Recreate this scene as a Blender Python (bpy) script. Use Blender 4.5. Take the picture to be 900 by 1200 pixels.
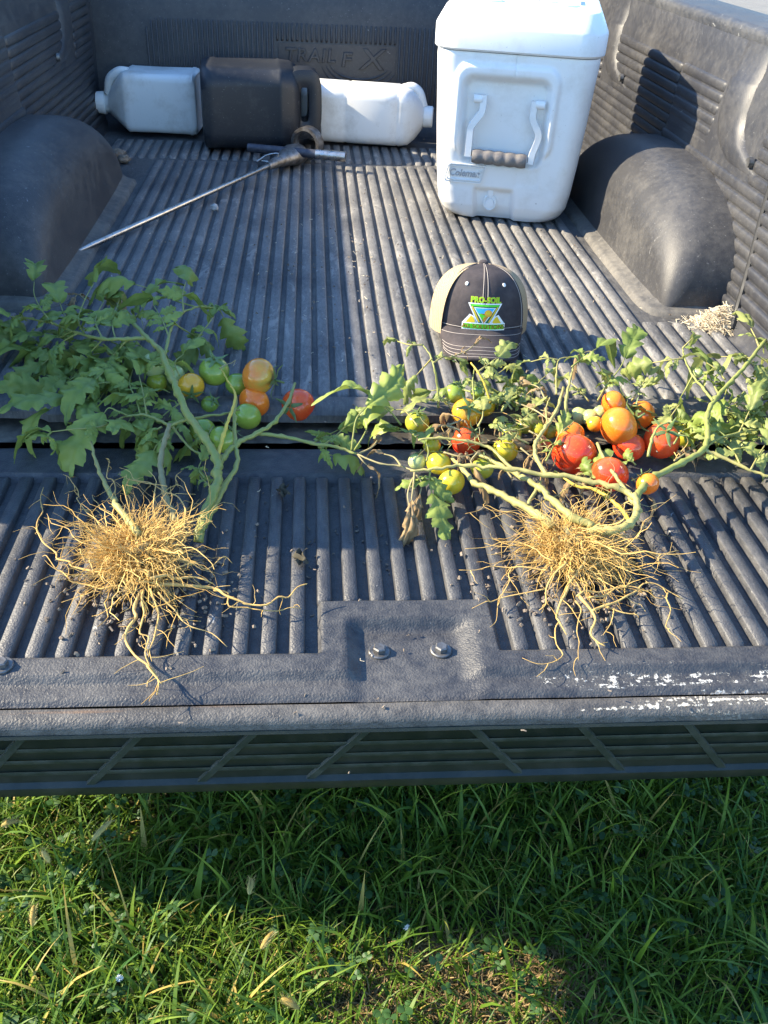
import bpy, bmesh, math, random
import numpy as np
from mathutils import Vector, Matrix, noise

random.seed(7)
rng = np.random.default_rng(7)
for o in list(bpy.data.objects):
    bpy.data.objects.remove(o)
scene = bpy.context.scene
COL = scene.collection
R = math.radians

# ------------------------------------------------------------------ camera
cam_data = bpy.data.cameras.new('camera')
cam = bpy.data.objects.new('camera', cam_data)
COL.objects.link(cam)
PITCH, YAW, ROLL = R(34.9), R(5.65), R(3.06)
fw = Vector((math.sin(YAW) * math.cos(PITCH), math.cos(YAW) * math.cos(PITCH), -math.sin(PITCH)))
rt0 = Vector((math.cos(YAW), -math.sin(YAW), 0))
up0 = rt0.cross(fw)
rt = rt0 * math.cos(ROLL) + up0 * math.sin(ROLL)
up = up0 * math.cos(ROLL) - rt0 * math.sin(ROLL)
mw = Matrix((rt, up, -fw)).transposed().to_4x4()
mw.translation = Vector((-0.10, -1.16, 0.70))
cam.matrix_world = mw
cam_data.sensor_fit = 'VERTICAL'
cam_data.sensor_height = 24.0
cam_data.lens = 24.0 * 1050 / 1200
cam_data.clip_start = 0.02
cam_data.clip_end = 600
scene.camera = cam

# ------------------------------------------------------------------ sky and sun
SUN_EL, SUN_AZ = R(31.0), R(11.0)        # azimuth: degrees beyond -x towards +y
sun_to = Vector((-math.cos(SUN_EL) * math.cos(SUN_AZ), math.cos(SUN_EL) * math.sin(SUN_AZ), math.sin(SUN_EL)))
world = bpy.data.worlds.new('World')
scene.world = world
world.use_nodes = True
wn = world.node_tree
sky = wn.nodes.new('ShaderNodeTexSky')
sky.sky_type = 'NISHITA'
sky.sun_disc = False
sky.sun_elevation = SUN_EL
sky.sun_rotation = math.atan2(sun_to.x, sun_to.y)
sky.dust_density = 0.15
sky.ozone_density = 3.0
hs = wn.nodes.new('ShaderNodeHueSaturation')      # deep blue, dry September sky, the same all over
hs.inputs['Saturation'].default_value = 1.10
wn.links.new(sky.outputs[0], hs.inputs['Color'])
wn.links.new(hs.outputs[0], wn.nodes['Background'].inputs[0])
wn.nodes['Background'].inputs[1].default_value = 0.148
sd = bpy.data.lights.new('sun', 'SUN')
sd.energy = 4.5
sd.angle = R(0.53)
sd.color = (1.0, 0.86, 0.63)
sun = bpy.data.objects.new('sun', sd)
COL.objects.link(sun)
sun.rotation_euler = (-sun_to).to_track_quat('-Z', 'Y').to_euler()
sun.location = (-6, 2, 6)
scene.view_settings.view_transform = 'Standard'
scene.view_settings.look = 'None'
scene.view_settings.gamma = 1
scene.view_settings.exposure = 1.85

# ------------------------------------------------------------------ helpers
def ease(a, b, x):
    t = np.clip((x - a) / (b - a), 0, 1)
    return t * t * (3 - 2 * t)

class MB:
    """collects vertices and faces of ONE mesh object"""
    def __init__(s):
        s.v, s.f, s.mi = [], [], []
    def add(s, vs, fs, mi=0):
        n = len(s.v)
        s.v.extend(tuple(map(float, p)) for p in vs)
        s.f.extend(tuple(i + n for i in f) for f in fs)
        s.mi.extend([mi] * len(fs))
        return s
    def box(s, x0, x1, y0, y1, z0, z1):
        return s.add([(x0, y0, z0), (x1, y0, z0), (x1, y1, z0), (x0, y1, z0), (x0, y0, z1), (x1, y0, z1), (x1, y1, z1), (x0, y1, z1)],
                     [(0, 3, 2, 1), (4, 5, 6, 7), (0, 1, 5, 4), (1, 2, 6, 5), (2, 3, 7, 6), (3, 0, 4, 7)])
    def loft(s, rings, cap0=True, cap1=True, closed=True):
        m = len(rings[0]); vs = [p for r in rings for p in r]; fs = []
        for i in range(len(rings) - 1):
            for j in range(m if closed else m - 1):
                k = (j + 1) % m
                fs.append((i * m + j, i * m + k, (i + 1) * m + k, (i + 1) * m + j))
        if cap0: fs.append(tuple(range(m))[::-1])
        if cap1: fs.append(tuple((len(rings) - 1) * m + j for j in range(m)))
        return s.add(vs, fs)
    def tube(s, pts, rad, n=8, cap=True):
        pts = [Vector(p) for p in pts]
        if not hasattr(rad, '__len__'): rad = [rad] * len(pts)
        t0 = (pts[1] - pts[0]).normalized()
        ref = Vector((0, 0, 1)) if abs(t0.z) < .9 else Vector((1, 0, 0))
        u = t0.cross(ref).normalized(); rings = []
        for i, p in enumerate(pts):
            t = (pts[min(i + 1, len(pts) - 1)] - pts[max(i - 1, 0)])
            t = t.normalized() if t.length > 1e-9 else t0
            u = (u - t * u.dot(t)); u = u.normalized() if u.length > 1e-6 else t.orthogonal().normalized()
            w = t.cross(u)
            rings.append([p + (u * math.cos(2 * math.pi * j / n) + w * math.sin(2 * math.pi * j / n)) * rad[i] for j in range(n)])
        return s.loft(rings, cap, cap)
    def grid(s, fn, nu, nv):
        vs = [fn(i / nu, j / nv) for i in range(nu + 1) for j in range(nv + 1)]
        fs = [(i * (nv + 1) + j, (i + 1) * (nv + 1) + j, (i + 1) * (nv + 1) + j + 1, i * (nv + 1) + j + 1) for i in range(nu) for j in range(nv)]
        return s.add(vs, fs)
    def xf(s, M):
        s.v = [tuple(M @ Vector(p)) for p in s.v]; return s
    def mesh(s, name, smooth=True, sharp=40):
        me = bpy.data.meshes.new(name)
        me.from_pydata(s.v, [], s.f)
        if smooth:
            me.shade_smooth()
            if sharp: me.set_sharp_from_angle(angle=R(sharp))
        me.update()
        return me
    def build(s, name, mat, parent=None, smooth=True, sharp=40, fix=True):
        me = s.mesh(name, smooth, sharp)
        if fix: recalc(me)
        return obj(name, me, mat, parent)

def recalc(me):
    bm = bmesh.new(); bm.from_mesh(me)
    bmesh.ops.recalc_face_normals(bm, faces=bm.faces)
    bm.to_mesh(me); bm.free()

def obj(name, me, mat=None, parent=None, M=None):
    o = bpy.data.objects.new(name, me)
    COL.objects.link(o)
    if mat is not None and len(me.materials) == 0: me.materials.append(mat)
    if M is not None: o.matrix_basis = M
    if parent is not None:
        o.parent = parent
        o.matrix_parent_inverse = parent.matrix_basis.inverted()
    return o

def tag(o, label=None, cat=None, group=None, kind=None):
    if label: o['label'] = label
    if cat: o['category'] = cat
    if group: o['group'] = group
    if kind: o['kind'] = kind
    return o

def thing(name, loc, label, cat, group=None):
    o = bpy.data.objects.new(name, None)
    COL.objects.link(o)
    o.empty_display_size = .05
    o.matrix_basis = Matrix.Translation(loc)
    return tag(o, label, cat, group)

def spline(pts, n=6):
    """Catmull-Rom through 3-D points"""
    P_ = [np.array(p, float) for p in pts]
    if len(P_) < 3:
        return [tuple(P_[0] * (1 - t) + P_[-1] * t) for t in np.linspace(0, 1, n + 1)]
    P_ = [2 * P_[0] - P_[1]] + P_ + [2 * P_[-1] - P_[-2]]
    out = []
    for i in range(1, len(P_) - 2):
        a, b, c, d = P_[i - 1:i + 3]
        for k in range(n):
            t = k / n
            out.append(tuple(.5 * (2 * b + (c - a) * t + (2 * a - 5 * b + 4 * c - d) * t * t + (3 * b - a - 3 * c + d) * t ** 3)))
    out.append(tuple(P_[-2]))
    return out

def rrect(w, h, r, n=6):
    """rounded rectangle outline, counter clockwise, centred"""
    out = []
    for cx, cy, a0 in ((w / 2 - r, h / 2 - r, 0), (-w / 2 + r, h / 2 - r, 90), (-w / 2 + r, -h / 2 + r, 180), (w / 2 - r, -h / 2 + r, 270)):
        for k in range(n + 1):
            a = R(a0 + 90 * k / n)
            out.append((cx + r * math.cos(a), cy + r * math.sin(a)))
    return out

# ------------------------------------------------------------------ materials
class NT:
    def __init__(s, name):
        s.m = bpy.data.materials.new(name); s.m.use_nodes = True
        s.t = s.m.node_tree; s.b = s.t.nodes['Principled BSDF']; s.out = s.t.nodes['Material Output']
        s.pos = None
    def n(s, typ, **kw):
        nd = s.t.nodes.new(typ)
        for k, v in kw.items():
            if k.startswith('i_'):
                key = k[2:]; nd.inputs[int(key) if key.isdigit() else key].default_value = v
            else: setattr(nd, k, v)
        return nd
    def l(s, a, b): s.t.links.new(a, b)
    def coord(s, kind='world', scale=None):
        if kind == 'world': c = s.n('ShaderNodeNewGeometry').outputs['Position']
        else: c = s.n('ShaderNodeTexCoord').outputs['Object']
        if scale:
            m = s.n('ShaderNodeMapping'); m.inputs['Scale'].default_value = scale
            s.l(c, m.inputs['Vector']); c = m.outputs[0]
        return c
    def noise(s, scale, detail=4, rough=.6, co=None, dist=0):
        nd = s.n('ShaderNodeTexNoise'); nd.inputs['Scale'].default_value = scale
        nd.inputs['Detail'].default_value = detail; nd.inputs['Roughness'].default_value = rough
        nd.inputs['Distortion'].default_value = dist
        if co is not None: s.l(co, nd.inputs['Vector'])
        return nd.outputs['Fac']
    def ramp(s, fac, a, b, ca=0., cb=1.):
        nd = s.n('ShaderNodeMapRange'); nd.inputs[1].default_value = a; nd.inputs[2].default_value = b
        nd.inputs[3].default_value = ca; nd.inputs[4].default_value = cb
        s.l(fac, nd.inputs[0]); return nd.outputs[0]
    def mix(s, fac, a, b):
        nd = s.n('ShaderNodeMix', data_type='RGBA')
        for sock, val in ((nd.inputs[0], fac), (nd.inputs[6], a), (nd.inputs[7], b)):
            if isinstance(val, (int, float)): sock.default_value = val
            elif isinstance(val, tuple): sock.default_value = (*val, 1) if len(val) == 3 else val
            else: s.l(val, sock)
        return nd.outputs[2]
    def math(s, op, a, b=0.):
        nd = s.n('ShaderNodeMath', operation=op)
        for sock, val in ((nd.inputs[0], a), (nd.inputs[1], b)):
            if isinstance(val, (int, float)): sock.default_value = val
            else: s.l(val, sock)
        return nd.outputs[0]
    def bump(s, h, strength=.3, dist=.001):
        nd = s.n('ShaderNodeBump'); nd.inputs['Strength'].default_value = strength; nd.inputs['Distance'].default_value = dist
        s.l(h, nd.inputs['Height']); s.l(nd.outputs[0], s.b.inputs['Normal']); return nd
    def col(s, c):
        if isinstance(c, tuple): s.b.inputs['Base Color'].default_value = (*c, 1)
        else: s.l(c, s.b.inputs['Base Color'])
    def rough(s, r):
        if isinstance(r, (int, float)): s.b.inputs['Roughness'].default_value = r
        else: s.l(r, s.b.inputs['Roughness'])

def liner_mat(name, base, dust, lo, hi, scuff=.0, stretch=(1, 1, 1), rough=(.42, .7), pebble=.35, mud=0., scuffcol=(.5, .5, .48), spec=.45, stone=700):
    """weathered black plastic: dust in broad patches, pale streaks and chips, pebbled grain"""
    t = NT(name)
    w = t.coord()
    big = t.noise(7, 6, .65, w)
    st = t.coord(scale=stretch)
    fine = t.noise(60, 5, .7, st)
    d = t.math('ADD', t.math('MULTIPLY', big, .55), t.math('MULTIPLY', fine, .45))
    dm = t.ramp(d, lo, hi)
    c = t.mix(dm, base, dust)
    if scuff > 0:
        sc = t.ramp(t.noise(38, 7, .72, st, .6), .685 - scuff * .05, .73 - scuff * .05)
        s2 = t.ramp(t.noise(210, 3, .6, w), .66, .74, 0, .5)
        c = t.mix(t.math('MULTIPLY', t.math('MAXIMUM', sc, s2), min(1, .35 + scuff * .5)), c, scuffcol)
    if mud > 0:                       # dried mud smeared along the bars, flaked off in places
        ms = t.coord(scale=(1.6, .55, 1))
        c = t.mix(t.ramp(t.noise(16, 7, .75, ms, .5), .56, .62, 0, .55 * mud), c, (.30, .285, .26))
        c = t.mix(t.ramp(t.noise(34, 8, .8, ms, 1.0), .63, .66, 0, .75 * mud), c, (.020, .021, .024))
    t.col(c)
    t.rough(t.ramp(d, .3, .7, rough[0], rough[1]))
    t.b.inputs['Specular IOR Level'].default_value = spec
    pb = t.math('ADD', t.noise(stone, 2, .5, w), t.math('MULTIPLY', fine, .6))
    t.bump(pb, pebble, .0012)
    return t.m

M = {}
M['floor_rib'] = liner_mat('dusty_liner_rib', (.050, .051, .055), (.185, .180, .172), .36, .62, .9, (4, 1.2, 1), (.5, .8), mud=1.)
M['floor'] = liner_mat('dusty_liner_floor', (.034, .036, .041), (.15, .143, .132), .40, .68, .5, (3, .7, 1), (.55, .85))
M['tail'] = liner_mat('tailgate_liner', (.028, .030, .036), (.10, .098, .095), .42, .72, .6, (1, 1, 1), (.4, .62), .9, stone=400)
M['tail_rib'] = liner_mat('tailgate_liner_rib', (.034, .036, .042), (.115, .112, .108), .40, .70, .45, (2, .6, 1), (.4, .62), .9, stone=400)
M['wall'] = liner_mat('wall_liner', (.028, .029, .034), (.075, .072, .069), .44, .74, .35, (1, 1, 1), (.36, .55), .3)
M['arch'] = liner_mat('wheel_arch_liner', (.036, .036, .039), (.11, .104, .096), .46, .80, .35, (1, 1, 1), (.42, .58), .35, spec=.42)

def simple(name, c, rough=.5, metal=0., var=0., vscale=30, c2=None, bump=0., bscale=300, spec=.5, thr=(.4, .65), kind='world'):
    t = NT(name); co = t.coord(kind)
    if c2 is not None: t.col(t.mix(t.ramp(t.noise(vscale, 5, .65, co), *thr), c, c2))
    else: t.col(c)
    t.rough(t.ramp(t.noise(vscale * 1.3, 4, .6, co), .3, .7, max(.02, rough - .08), min(1, rough + .1)))
    t.b.inputs['Metallic'].default_value = metal
    t.b.inputs['Specular IOR Level'].default_value = spec
    if bump: t.bump(t.noise(bscale, 3, .6, co), bump, .001)
    return t.m

def scuffed(name, c, c2):
    """white moulded plastic with rubbed-in grime, dark specks and hairline scratches"""
    t = NT(name); w = t.coord()
    k = t.mix(t.ramp(t.noise(11, 6, .7, w), .50, .80), c, c2)
    k = t.mix(t.ramp(t.noise(150, 3, .6, w), .70, .76, 0, .6), k, (.22, .20, .18))
    st = t.coord(scale=(.5, 1, 7))
    k = t.mix(t.ramp(t.noise(60, 6, .8, st, 1.2), .70, .73, 0, .5), k, (.38, .36, .33))
    t.col(k); t.rough(t.ramp(t.noise(30, 4, .6, w), .3, .7, .28, .5)); t.bump(t.noise(140, 4, .6, w), .07, .001)
    return t.m
M['paint'] = simple('dark_green_paint', (.012, .022, .018), .22, 0, c2=(.03, .036, .032), vscale=14, spec=.6)
M['trim'] = simple('green_black_trim', (.008, .015, .012), .42, c2=(.022, .028, .024), vscale=25, bump=.15, thr=(.45, .7))
M['black'] = simple('black_rubber', (.012, .012, .013), .6)
M['rust'] = simple('sill_metal', (.05, .046, .04), .6, .2, c2=(.17, .15, .12), vscale=26, bump=.4, bscale=120)
M['steel'] = simple('steel', (.50, .48, .45), .30, 1.0, c2=(.30, .25, .2), vscale=60, thr=(.5, .75))
M['gunmetal'] = simple('dull_steel', (.30, .29, .28), .42, .9, c2=(.14, .12, .10), vscale=50)
M['bluegrip'] = simple('dark_blue_tube', (.03, .035, .055), .4, .3, c2=(.07, .075, .09), vscale=40)
M['bolt'] = simple('bolt_zinc', (.20, .20, .20), .5, .8, c2=(.09, .085, .08), vscale=90)
M['tire'] = simple('tire_rubber', (.02, .02, .02), .8)
M['glass'] = simple('window_glass', (.02, .025, .03), .05, spec=.8)
M['white'] = scuffed('white_plastic', (.80, .80, .79), (.66, .64, .60))
M['white_jug'] = scuffed('dirty_white_jug', (.74, .74, .72), (.50, .47, .42))
M['black_jug'] = liner_mat('dusty_black_jug', (.012, .015, .021), (.065, .064, .063), .50, .82, .15, (1, 1, 1), (.4, .6), .15)
M['grey_grip'] = simple('grey_rubber_grip', (.13, .12, .12), .55, c2=(.2, .18, .16), vscale=80, bump=.2)
M['grey_mark'] = simple('grey_print', (.22, .22, .23), .5)
M['charcoal'] = simple('charcoal_twill', (.045, .040, .044), .85, c2=(.07, .06, .062), vscale=40, bump=.5, bscale=1400, spec=.2)
M['stitch'] = simple('pale_thread', (.42, .37, .33), .8)
M['eyelet'] = simple('white_thread', (.8, .8, .78), .8)
def flat(n, c, r=.7): return simple(n, c, r, spec=.3, bump=.2, bscale=1500)
for n, c in dict(lg_green=(.10, .62, .03), lg_dark=(.02, .16, .08), lg_yellow=(.75, .52, .03), lg_blue=(.05, .42, .75), lg_white=(.78, .82, .80), lg_orange=(.8, .38, .04), lg_black=(.01, .02, .015), lg_brown=(.28, .16, .03)).items():
    M[n] = flat('thread_' + n[3:], c)
# cap mesh: tan net with small holes in the colour and the relief
t = NT('tan_cap_mesh')
co = t.coord('object')
vo = t.n('ShaderNodeTexVoronoi'); vo.inputs['Scale'].default_value = 420; vo.inputs['Randomness'].default_value = .15
t.l(co, vo.inputs['Vector'])
h = t.ramp(vo.outputs['Distance'], .18, .42)
t.col(t.mix(h, (.17, .12, .07), (.42, .32, .19))); t.rough(.85); t.bump(h, .7, .001); M['cap_mesh'] = t.m

def leaf_mat(name, a, b, vein, trans=.28, rough=.5, island=False):
    t = NT(name); co = t.coord('object')
    oi = t.n('ShaderNodeNewGeometry').outputs['Random Per Island'] if island else t.n('ShaderNodeObjectInfo').outputs['Random']
    base = t.mix(oi, a, b)
    nz = t.ramp(t.noise(90, 4, .6, co), .35, .7)
    c = t.mix(t.math('MULTIPLY', nz, .5), base, vein)
    t.col(c); t.rough(rough); t.b.inputs['Specular IOR Level'].default_value = .4
    t.bump(t.noise(240, 3, .6, co), .35, .001)
    tr = t.n('ShaderNodeBsdfTranslucent'); t.l(c, tr.inputs['Color'])
    mx = t.n('ShaderNodeMixShader'); mx.inputs[0].default_value = trans
    t.l(t.b.outputs[0], mx.inputs[1]); t.l(tr.outputs[0], mx.inputs[2]); t.l(mx.outputs[0], t.out.inputs[0])
    return t.m
M['leaf'] = leaf_mat('tomato_leaf', (.140, .205, .036), (.25, .32, .060), (.30, .35, .10))
M['leaf_lit'] = leaf_mat('sunlit_yellow_leaf', (.17, .235, .055), (.30, .33, .09), (.38, .37, .14), .32)  # yellow-green leaf, with sunlight put into its paler colour
M['leaf_dry'] = leaf_mat('dry_leaf', (.30, .20, .09), (.17, .105, .05), (.42, .31, .17), .2, .8)
M['stem'] = leaf_mat('green_stem', (.20, .245, .055), (.25, .275, .07), (.30, .25, .10), .05, .5)
M['stem_pale'] = leaf_mat('pale_stem', (.33, .31, .10), (.39, .35, .12), (.19, .15, .06), .05, .6)
M['stem_brown'] = leaf_mat('woody_stem', (.30, .26, .12), (.34, .28, .14), (.20, .17, .08), .03, .7)
M['stem_yellow'] = leaf_mat('yellow_stem', (.62, .47, .07), (.60, .42, .06), (.48, .34, .06), .05, .5)
M['root'] = leaf_mat('root_skin', (.56, .36, .11), (.63, .43, .15), (.34, .19, .06), .08, .7)
M['root_fine'] = leaf_mat('fine_root', (.50, .29, .06), (.78, .54, .19), (.78, .55, .2), .15, .8, True)
M['calyx'] = leaf_mat('calyx_green', (.10, .17, .05), (.13, .20, .06), (.2, .24, .1), .1)

def tomato_mat(name, a, b, c):
    """skin that ripens from the blossom end (a) to the shoulder (b) with mottling c"""
    t = NT(name); co = t.coord('object')
    sx = t.n('ShaderNodeSeparateXYZ'); t.l(co, sx.inputs[0])
    g = t.math('ADD', t.math('MULTIPLY', sx.outputs[2], 22.), t.math('MULTIPLY', t.math('SUBTRACT', t.noise(45, 3, .6, co), .5), 1.6))
    k = t.ramp(g, -.25, .75)
    cc = t.mix(k, a, b)
    cc = t.mix(t.ramp(t.noise(300, 2, .5, co), .62, .72, 0, .35), cc, c)
    t.col(cc); t.rough(t.ramp(t.noise(70, 3, .6, co), .3, .7, .10, .26))
    t.b.inputs['Specular IOR Level'].default_value = .6
    t.b.inputs['Subsurface Weight'].default_value = .12
    t.b.inputs['Subsurface Radius'].default_value = (.012, .006, .003)
    t.b.inputs['Subsurface Scale'].default_value = .4
    return t.m
TM = {
 'red': tomato_mat('red_skin', (.80, .055, .014), (.74, .11, .02), (.8, .25, .06)),
 'orange': tomato_mat('orange_skin', (.86, .18, .015), (.82, .27, .025), (.85, .4, .08)),
 'blush': tomato_mat('blush_skin', (.74, .22, .03), (.46, .38, .06), (.6, .4, .1)),
 'amber': tomato_mat('amber_skin', (.66, .30, .02), (.62, .36, .03), (.7, .5, .1)),
 'yellow': tomato_mat('yellow_skin', (.62, .50, .03), (.50, .46, .04), (.7, .6, .15)),
 'yellowgreen': tomato_mat('yellow_green_skin', (.42, .42, .04), (.32, .38, .05), (.55, .5, .15)),
 'green': tomato_mat('green_skin', (.28, .37, .05), (.19, .29, .045), (.38, .45, .14)),
 'pale': tomato_mat('pale_green_skin', (.48, .52, .22), (.38, .46, .15), (.6, .6, .35)),
}

# ================================================================== ground
GZ = -0.80
t = NT('lawn_soil'); co = t.coord()
c = t.mix(t.ramp(t.noise(9, 6, .65, co), .35, .65), (.022, .030, .010), (.055, .058, .022))
c = t.mix(t.ramp(t.noise(120, 4, .7, co), .5, .75), c, (.12, .09, .045))
t.col(c); t.rough(.95); t.bump(t.noise(60, 5, .7, co), .8, .02); M['soil'] = t.m
m = MB()
NG = 60
def gfn(u, v):
    x = math.copysign(abs(2 * u - 1) ** 3 * 150, 2 * u - 1); y = math.copysign(abs(2 * v - 1) ** 3 * 150, 2 * v - 1)
    return (x, y - .3, GZ + .012 * noise.noise((x * 3, y * 3, 1)))
m.grid(gfn, NG, NG)
tag(m.build('lawn', M['soil'], sharp=0), kind='structure')
t = NT('gravel'); co = t.coord()
c = t.mix(t.noise(3, 8, .7, co), (.13, .13, .12), (.24, .23, .21)); t.col(c); t.rough(.95); t.bump(t.noise(40, 6, .7, co), .6, .02)
m = MB(); m.grid(lambda u, v: (-40 + 80 * u, 12.5 + 8 * v + 2.0 * u, GZ + .03), 20, 4)
tag(m.build('gravel_lane', t.m), kind='structure')

# ---- grass: thousands of blades that nobody could count
def blade_mesh(n, xr, yr, hmin, hmax, wmin, wmax, lean, seed, seg=5, clump=None, thin=None):
    g = np.random.default_rng(seed)
    bx = g.uniform(*xr, n); by = g.uniform(*yr, n)
    if clump:
        k = g.integers(0, clump, n); cx = g.uniform(*xr, clump); cy = g.uniform(*yr, clump)
        use = g.random(n) < .6
        bx = np.where(use, cx[k] + g.normal(0, .018, n), bx); by = np.where(use, cy[k] + g.normal(0, .018, n), by)
    if thin is not None:
        keep = (((bx - .14) / .24) ** 2 + ((by + .43) / .11) ** 2 > 1) | (g.random(n) < thin)
        bx = np.where(keep, bx, bx + 1.5)
    az = g.uniform(0, 2 * np.pi, n); L = g.uniform(hmin, hmax, n) * (0.6 + .4 * g.random(n)); W = g.uniform(wmin, wmax, n)
    th0 = g.uniform(.05, .55, n) * lean; th1 = th0 + g.uniform(.2, 1.7, n) * lean
    twist = g.uniform(-.8, .8, n)
    V = np.zeros((n, (seg + 1) * 2, 3)); px = bx.copy(); py = by.copy(); pz = np.full(n, GZ - .004)
    for i in range(seg + 1):
        s_ = i / seg; th = th0 + (th1 - th0) * s_
        w = W * np.clip(1.15 - s_ ** 1.6 * 1.12, .04, 1) * (.7 + .3 * min(1, s_ * 4))
        sa = az + np.pi / 2 + twist * s_
        V[:, 2 * i] = np.stack([px + np.cos(sa) * w, py + np.sin(sa) * w, pz], 1)
        V[:, 2 * i + 1] = np.stack([px - np.cos(sa) * w, py - np.sin(sa) * w, pz + w * .4], 1)
        d = L / seg
        px = px + np.cos(az) * np.sin(th) * d; py = py + np.sin(az) * np.sin(th) * d; pz = np.maximum(pz + np.cos(th) * d, GZ + .004)
    base = (np.arange(n) * (seg + 1) * 2)[:, None, None]
    q = np.array([[2 * i, 2 * i + 1, 2 * i + 3, 2 * i + 2] for i in range(seg)])[None]
    F = (base + q).reshape(-1, 4)
    me = bpy.data.meshes.new('blades')
    nv = n * (seg + 1) * 2
    me.vertices.add(nv); me.vertices.foreach_set('co', V.reshape(-1))
    me.loops.add(F.size); me.loops.foreach_set('vertex_index', F.reshape(-1))
    me.polygons.add(len(F)); me.polygons.foreach_set('loop_start', np.arange(len(F)) * 4)
    me.polygons.foreach_set('loop_total', np.full(len(F), 4))
    me.update(calc_edges=True); me.validate(); me.shade_smooth()
    return me
def grass_mat(name, a, b, dry, tr=.3, drylo=.62):
    t = NT(name); co = t.coord()
    isl = t.n('ShaderNodeNewGeometry').outputs['Random Per Island']
    c = t.mix(isl, a, b)
    c = t.mix(t.ramp(t.noise(5, 5, .6, co), .4, .7, 0, .5), c, b)
    c = t.mix(t.ramp(t.math('FRACT', t.math('MULTIPLY', isl, 17.3)), drylo + .3, drylo + .34), c, dry)
    t.col(c); t.rough(.5); t.b.inputs['Specular IOR Level'].default_value = .28
    x = t.n('ShaderNodeBsdfTranslucent'); t.l(c, x.inputs['Color'])
    mx = t.n('ShaderNodeMixShader'); mx.inputs[0].default_value = tr
    t.l(t.b.outputs[0], mx.inputs[1]); t.l(x.outputs[0], mx.inputs[2]); t.l(mx.outputs[0], t.out.inputs[0])
    return t.m
M['grass'] = grass_mat('grass_blade', (.032, .105, .016), (.18, .275, .024), (.46, .36, .10), .40)
M['grass2'] = grass_mat('grass_blade_wide', (.042, .125, .022), (.18, .275, .032), (.46, .36, .10), .38)
M['thatch'] = grass_mat('thatch', (.20, .13, .06), (.33, .24, .12), (.12, .10, .04), .1)
tag(obj('grass', blade_mesh(46000, (-1.15, 1.15), (-.78, .40), .04, .115, .0010, .0022, 1.15, 3, 4, thin=.45), M['grass']),
    'short dense green lawn grass growing under the tailgate', 'grass', kind='stuff')
tag(obj('broad_grass', blade_mesh(6500, (-1.15, 1.15), (-.75, .35), .06, .20, .0014, .0040, 1.3, 11, 6, clump=330, thin=.12), M['grass2']),
    'long broad grass blades arching over the lawn', 'grass', kind='stuff')
tag(obj('dry_thatch', blade_mesh(9000, (-1.5, 1.6), (-.85, .5), .02, .06, .0006, .0014, 2.0, 17, 3), M['thatch']),
    'dry straw coloured thatch between the grass blades', 'thatch', kind='stuff')
tag(obj('worn_thatch', blade_mesh(5200, (-.12, .40), (-.55, -.31), .015, .06, .0006, .0016, 2.2, 19, 3), M['thatch']),
    'straw brown thatch showing through a worn spot of the lawn', 'thatch', kind='stuff')
tag(obj('far_grass', blade_mesh(26000, (-4, 4), (-3, 6), .05, .16, .003, .007, 1.1, 23, 3), M['grass']),
    'lawn grass around and beyond the truck', 'grass', kind='stuff')
# clover leaves: three round leaflets on a stalk
g = np.random.default_rng(31); vs = []; fs = []
for i in range(1400):
    x, y = g.uniform(-1.2, 1.3), g.uniform(-.75, .3); z = GZ + g.uniform(.02, .06); a0 = g.uniform(0, 6.28); r = g.uniform(.0055, .0105)
    tx, ty = g.normal(0, .25, 2)
    for k in range(3):
        a = a0 + k * 2.094; b = len(vs); vs.append((x, y, z))
        for da, rr in ((-.85, .9), (-.5, 1.45), (-.12, 1.6), (0, 1.45), (.12, 1.6), (.5, 1.45), (.85, .9)):
            px, py = math.cos(a + da) * rr * r, math.sin(a + da) * rr * r
            vs.append((x + px, y + py, z + px * tx + py * ty + .0012 * math.cos(da * 4)))
        fs += [(b, b + j, b + j + 1) for j in range(1, 7)]
me = bpy.data.meshes.new('clover'); me.from_pydata(vs, [], fs); me.shade_smooth()
M['clover'] = grass_mat('clover_leaf', (.03, .08, .03), (.05, .12, .035), (.07, .13, .04), .25)
tag(obj('clover', me, M['clover']), 'small three part clover leaves scattered low in the lawn', 'clover', kind='stuff')

# ================================================================== truck
truck = thing('pickup_truck', (0, 0, GZ), 'dark green pickup truck with black plastic lined bed and lowered tailgate', 'pickup truck')
BL = 2.05                       # front wall of the bed
FZ = .02                        # floor of the liner between the ribs
def rib_mesh(w, h, L, end=.012, flat_=False):
    """moulded bar along +y from 0 to L with a rounded crown and rounded ends"""
    prof = [(-.5, 0.), (-.46, .80), (-.38, 1.0), (0, .97), (.38, 1.0), (.46, .80), (.5, 0.)] if flat_ else [(-.5, 0.), (-.43, .62), (-.27, .93), (0, 1.), (.27, .93), (.43, .62), (.5, 0.)]
    m = MB(); rings = []
    for y, k in ((0, .02), (end * .35, .7), (end, 1), (L - end, 1), (L - end * .35, .7), (L, .02)):
        rings.append([(px * w * (.55 + .45 * k), y, pz * h * k) for px, pz in prof])
    m.loft(rings, False, False, closed=False)
    return m.mesh('rib', True, 60)
def put(me, name, mat, parent, x, y, z, rz=0):
    return obj(name, me, mat, parent, Matrix.Translation((x, y, z)) @ Matrix.Rotation(rz, 4, 'Z'))

# ---- bed floor
M['flange'] = liner_mat('dust_caked_liner', (.045, .045, .047), (.17, .158, .138), .36, .64, .6, (1, 1, 1), (.6, .9))
m = MB()
def ffn(u, v):
    x = -.765 + 1.53 * u; y = .085 + (BL - .085) * v
    return (x, y, FZ + .0025 * noise.noise((x * 4, y * 3, 2)))
m.grid(ffn, 60, 70)
bed_floor = m.build('bed_floor', M['floor'], truck)
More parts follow.
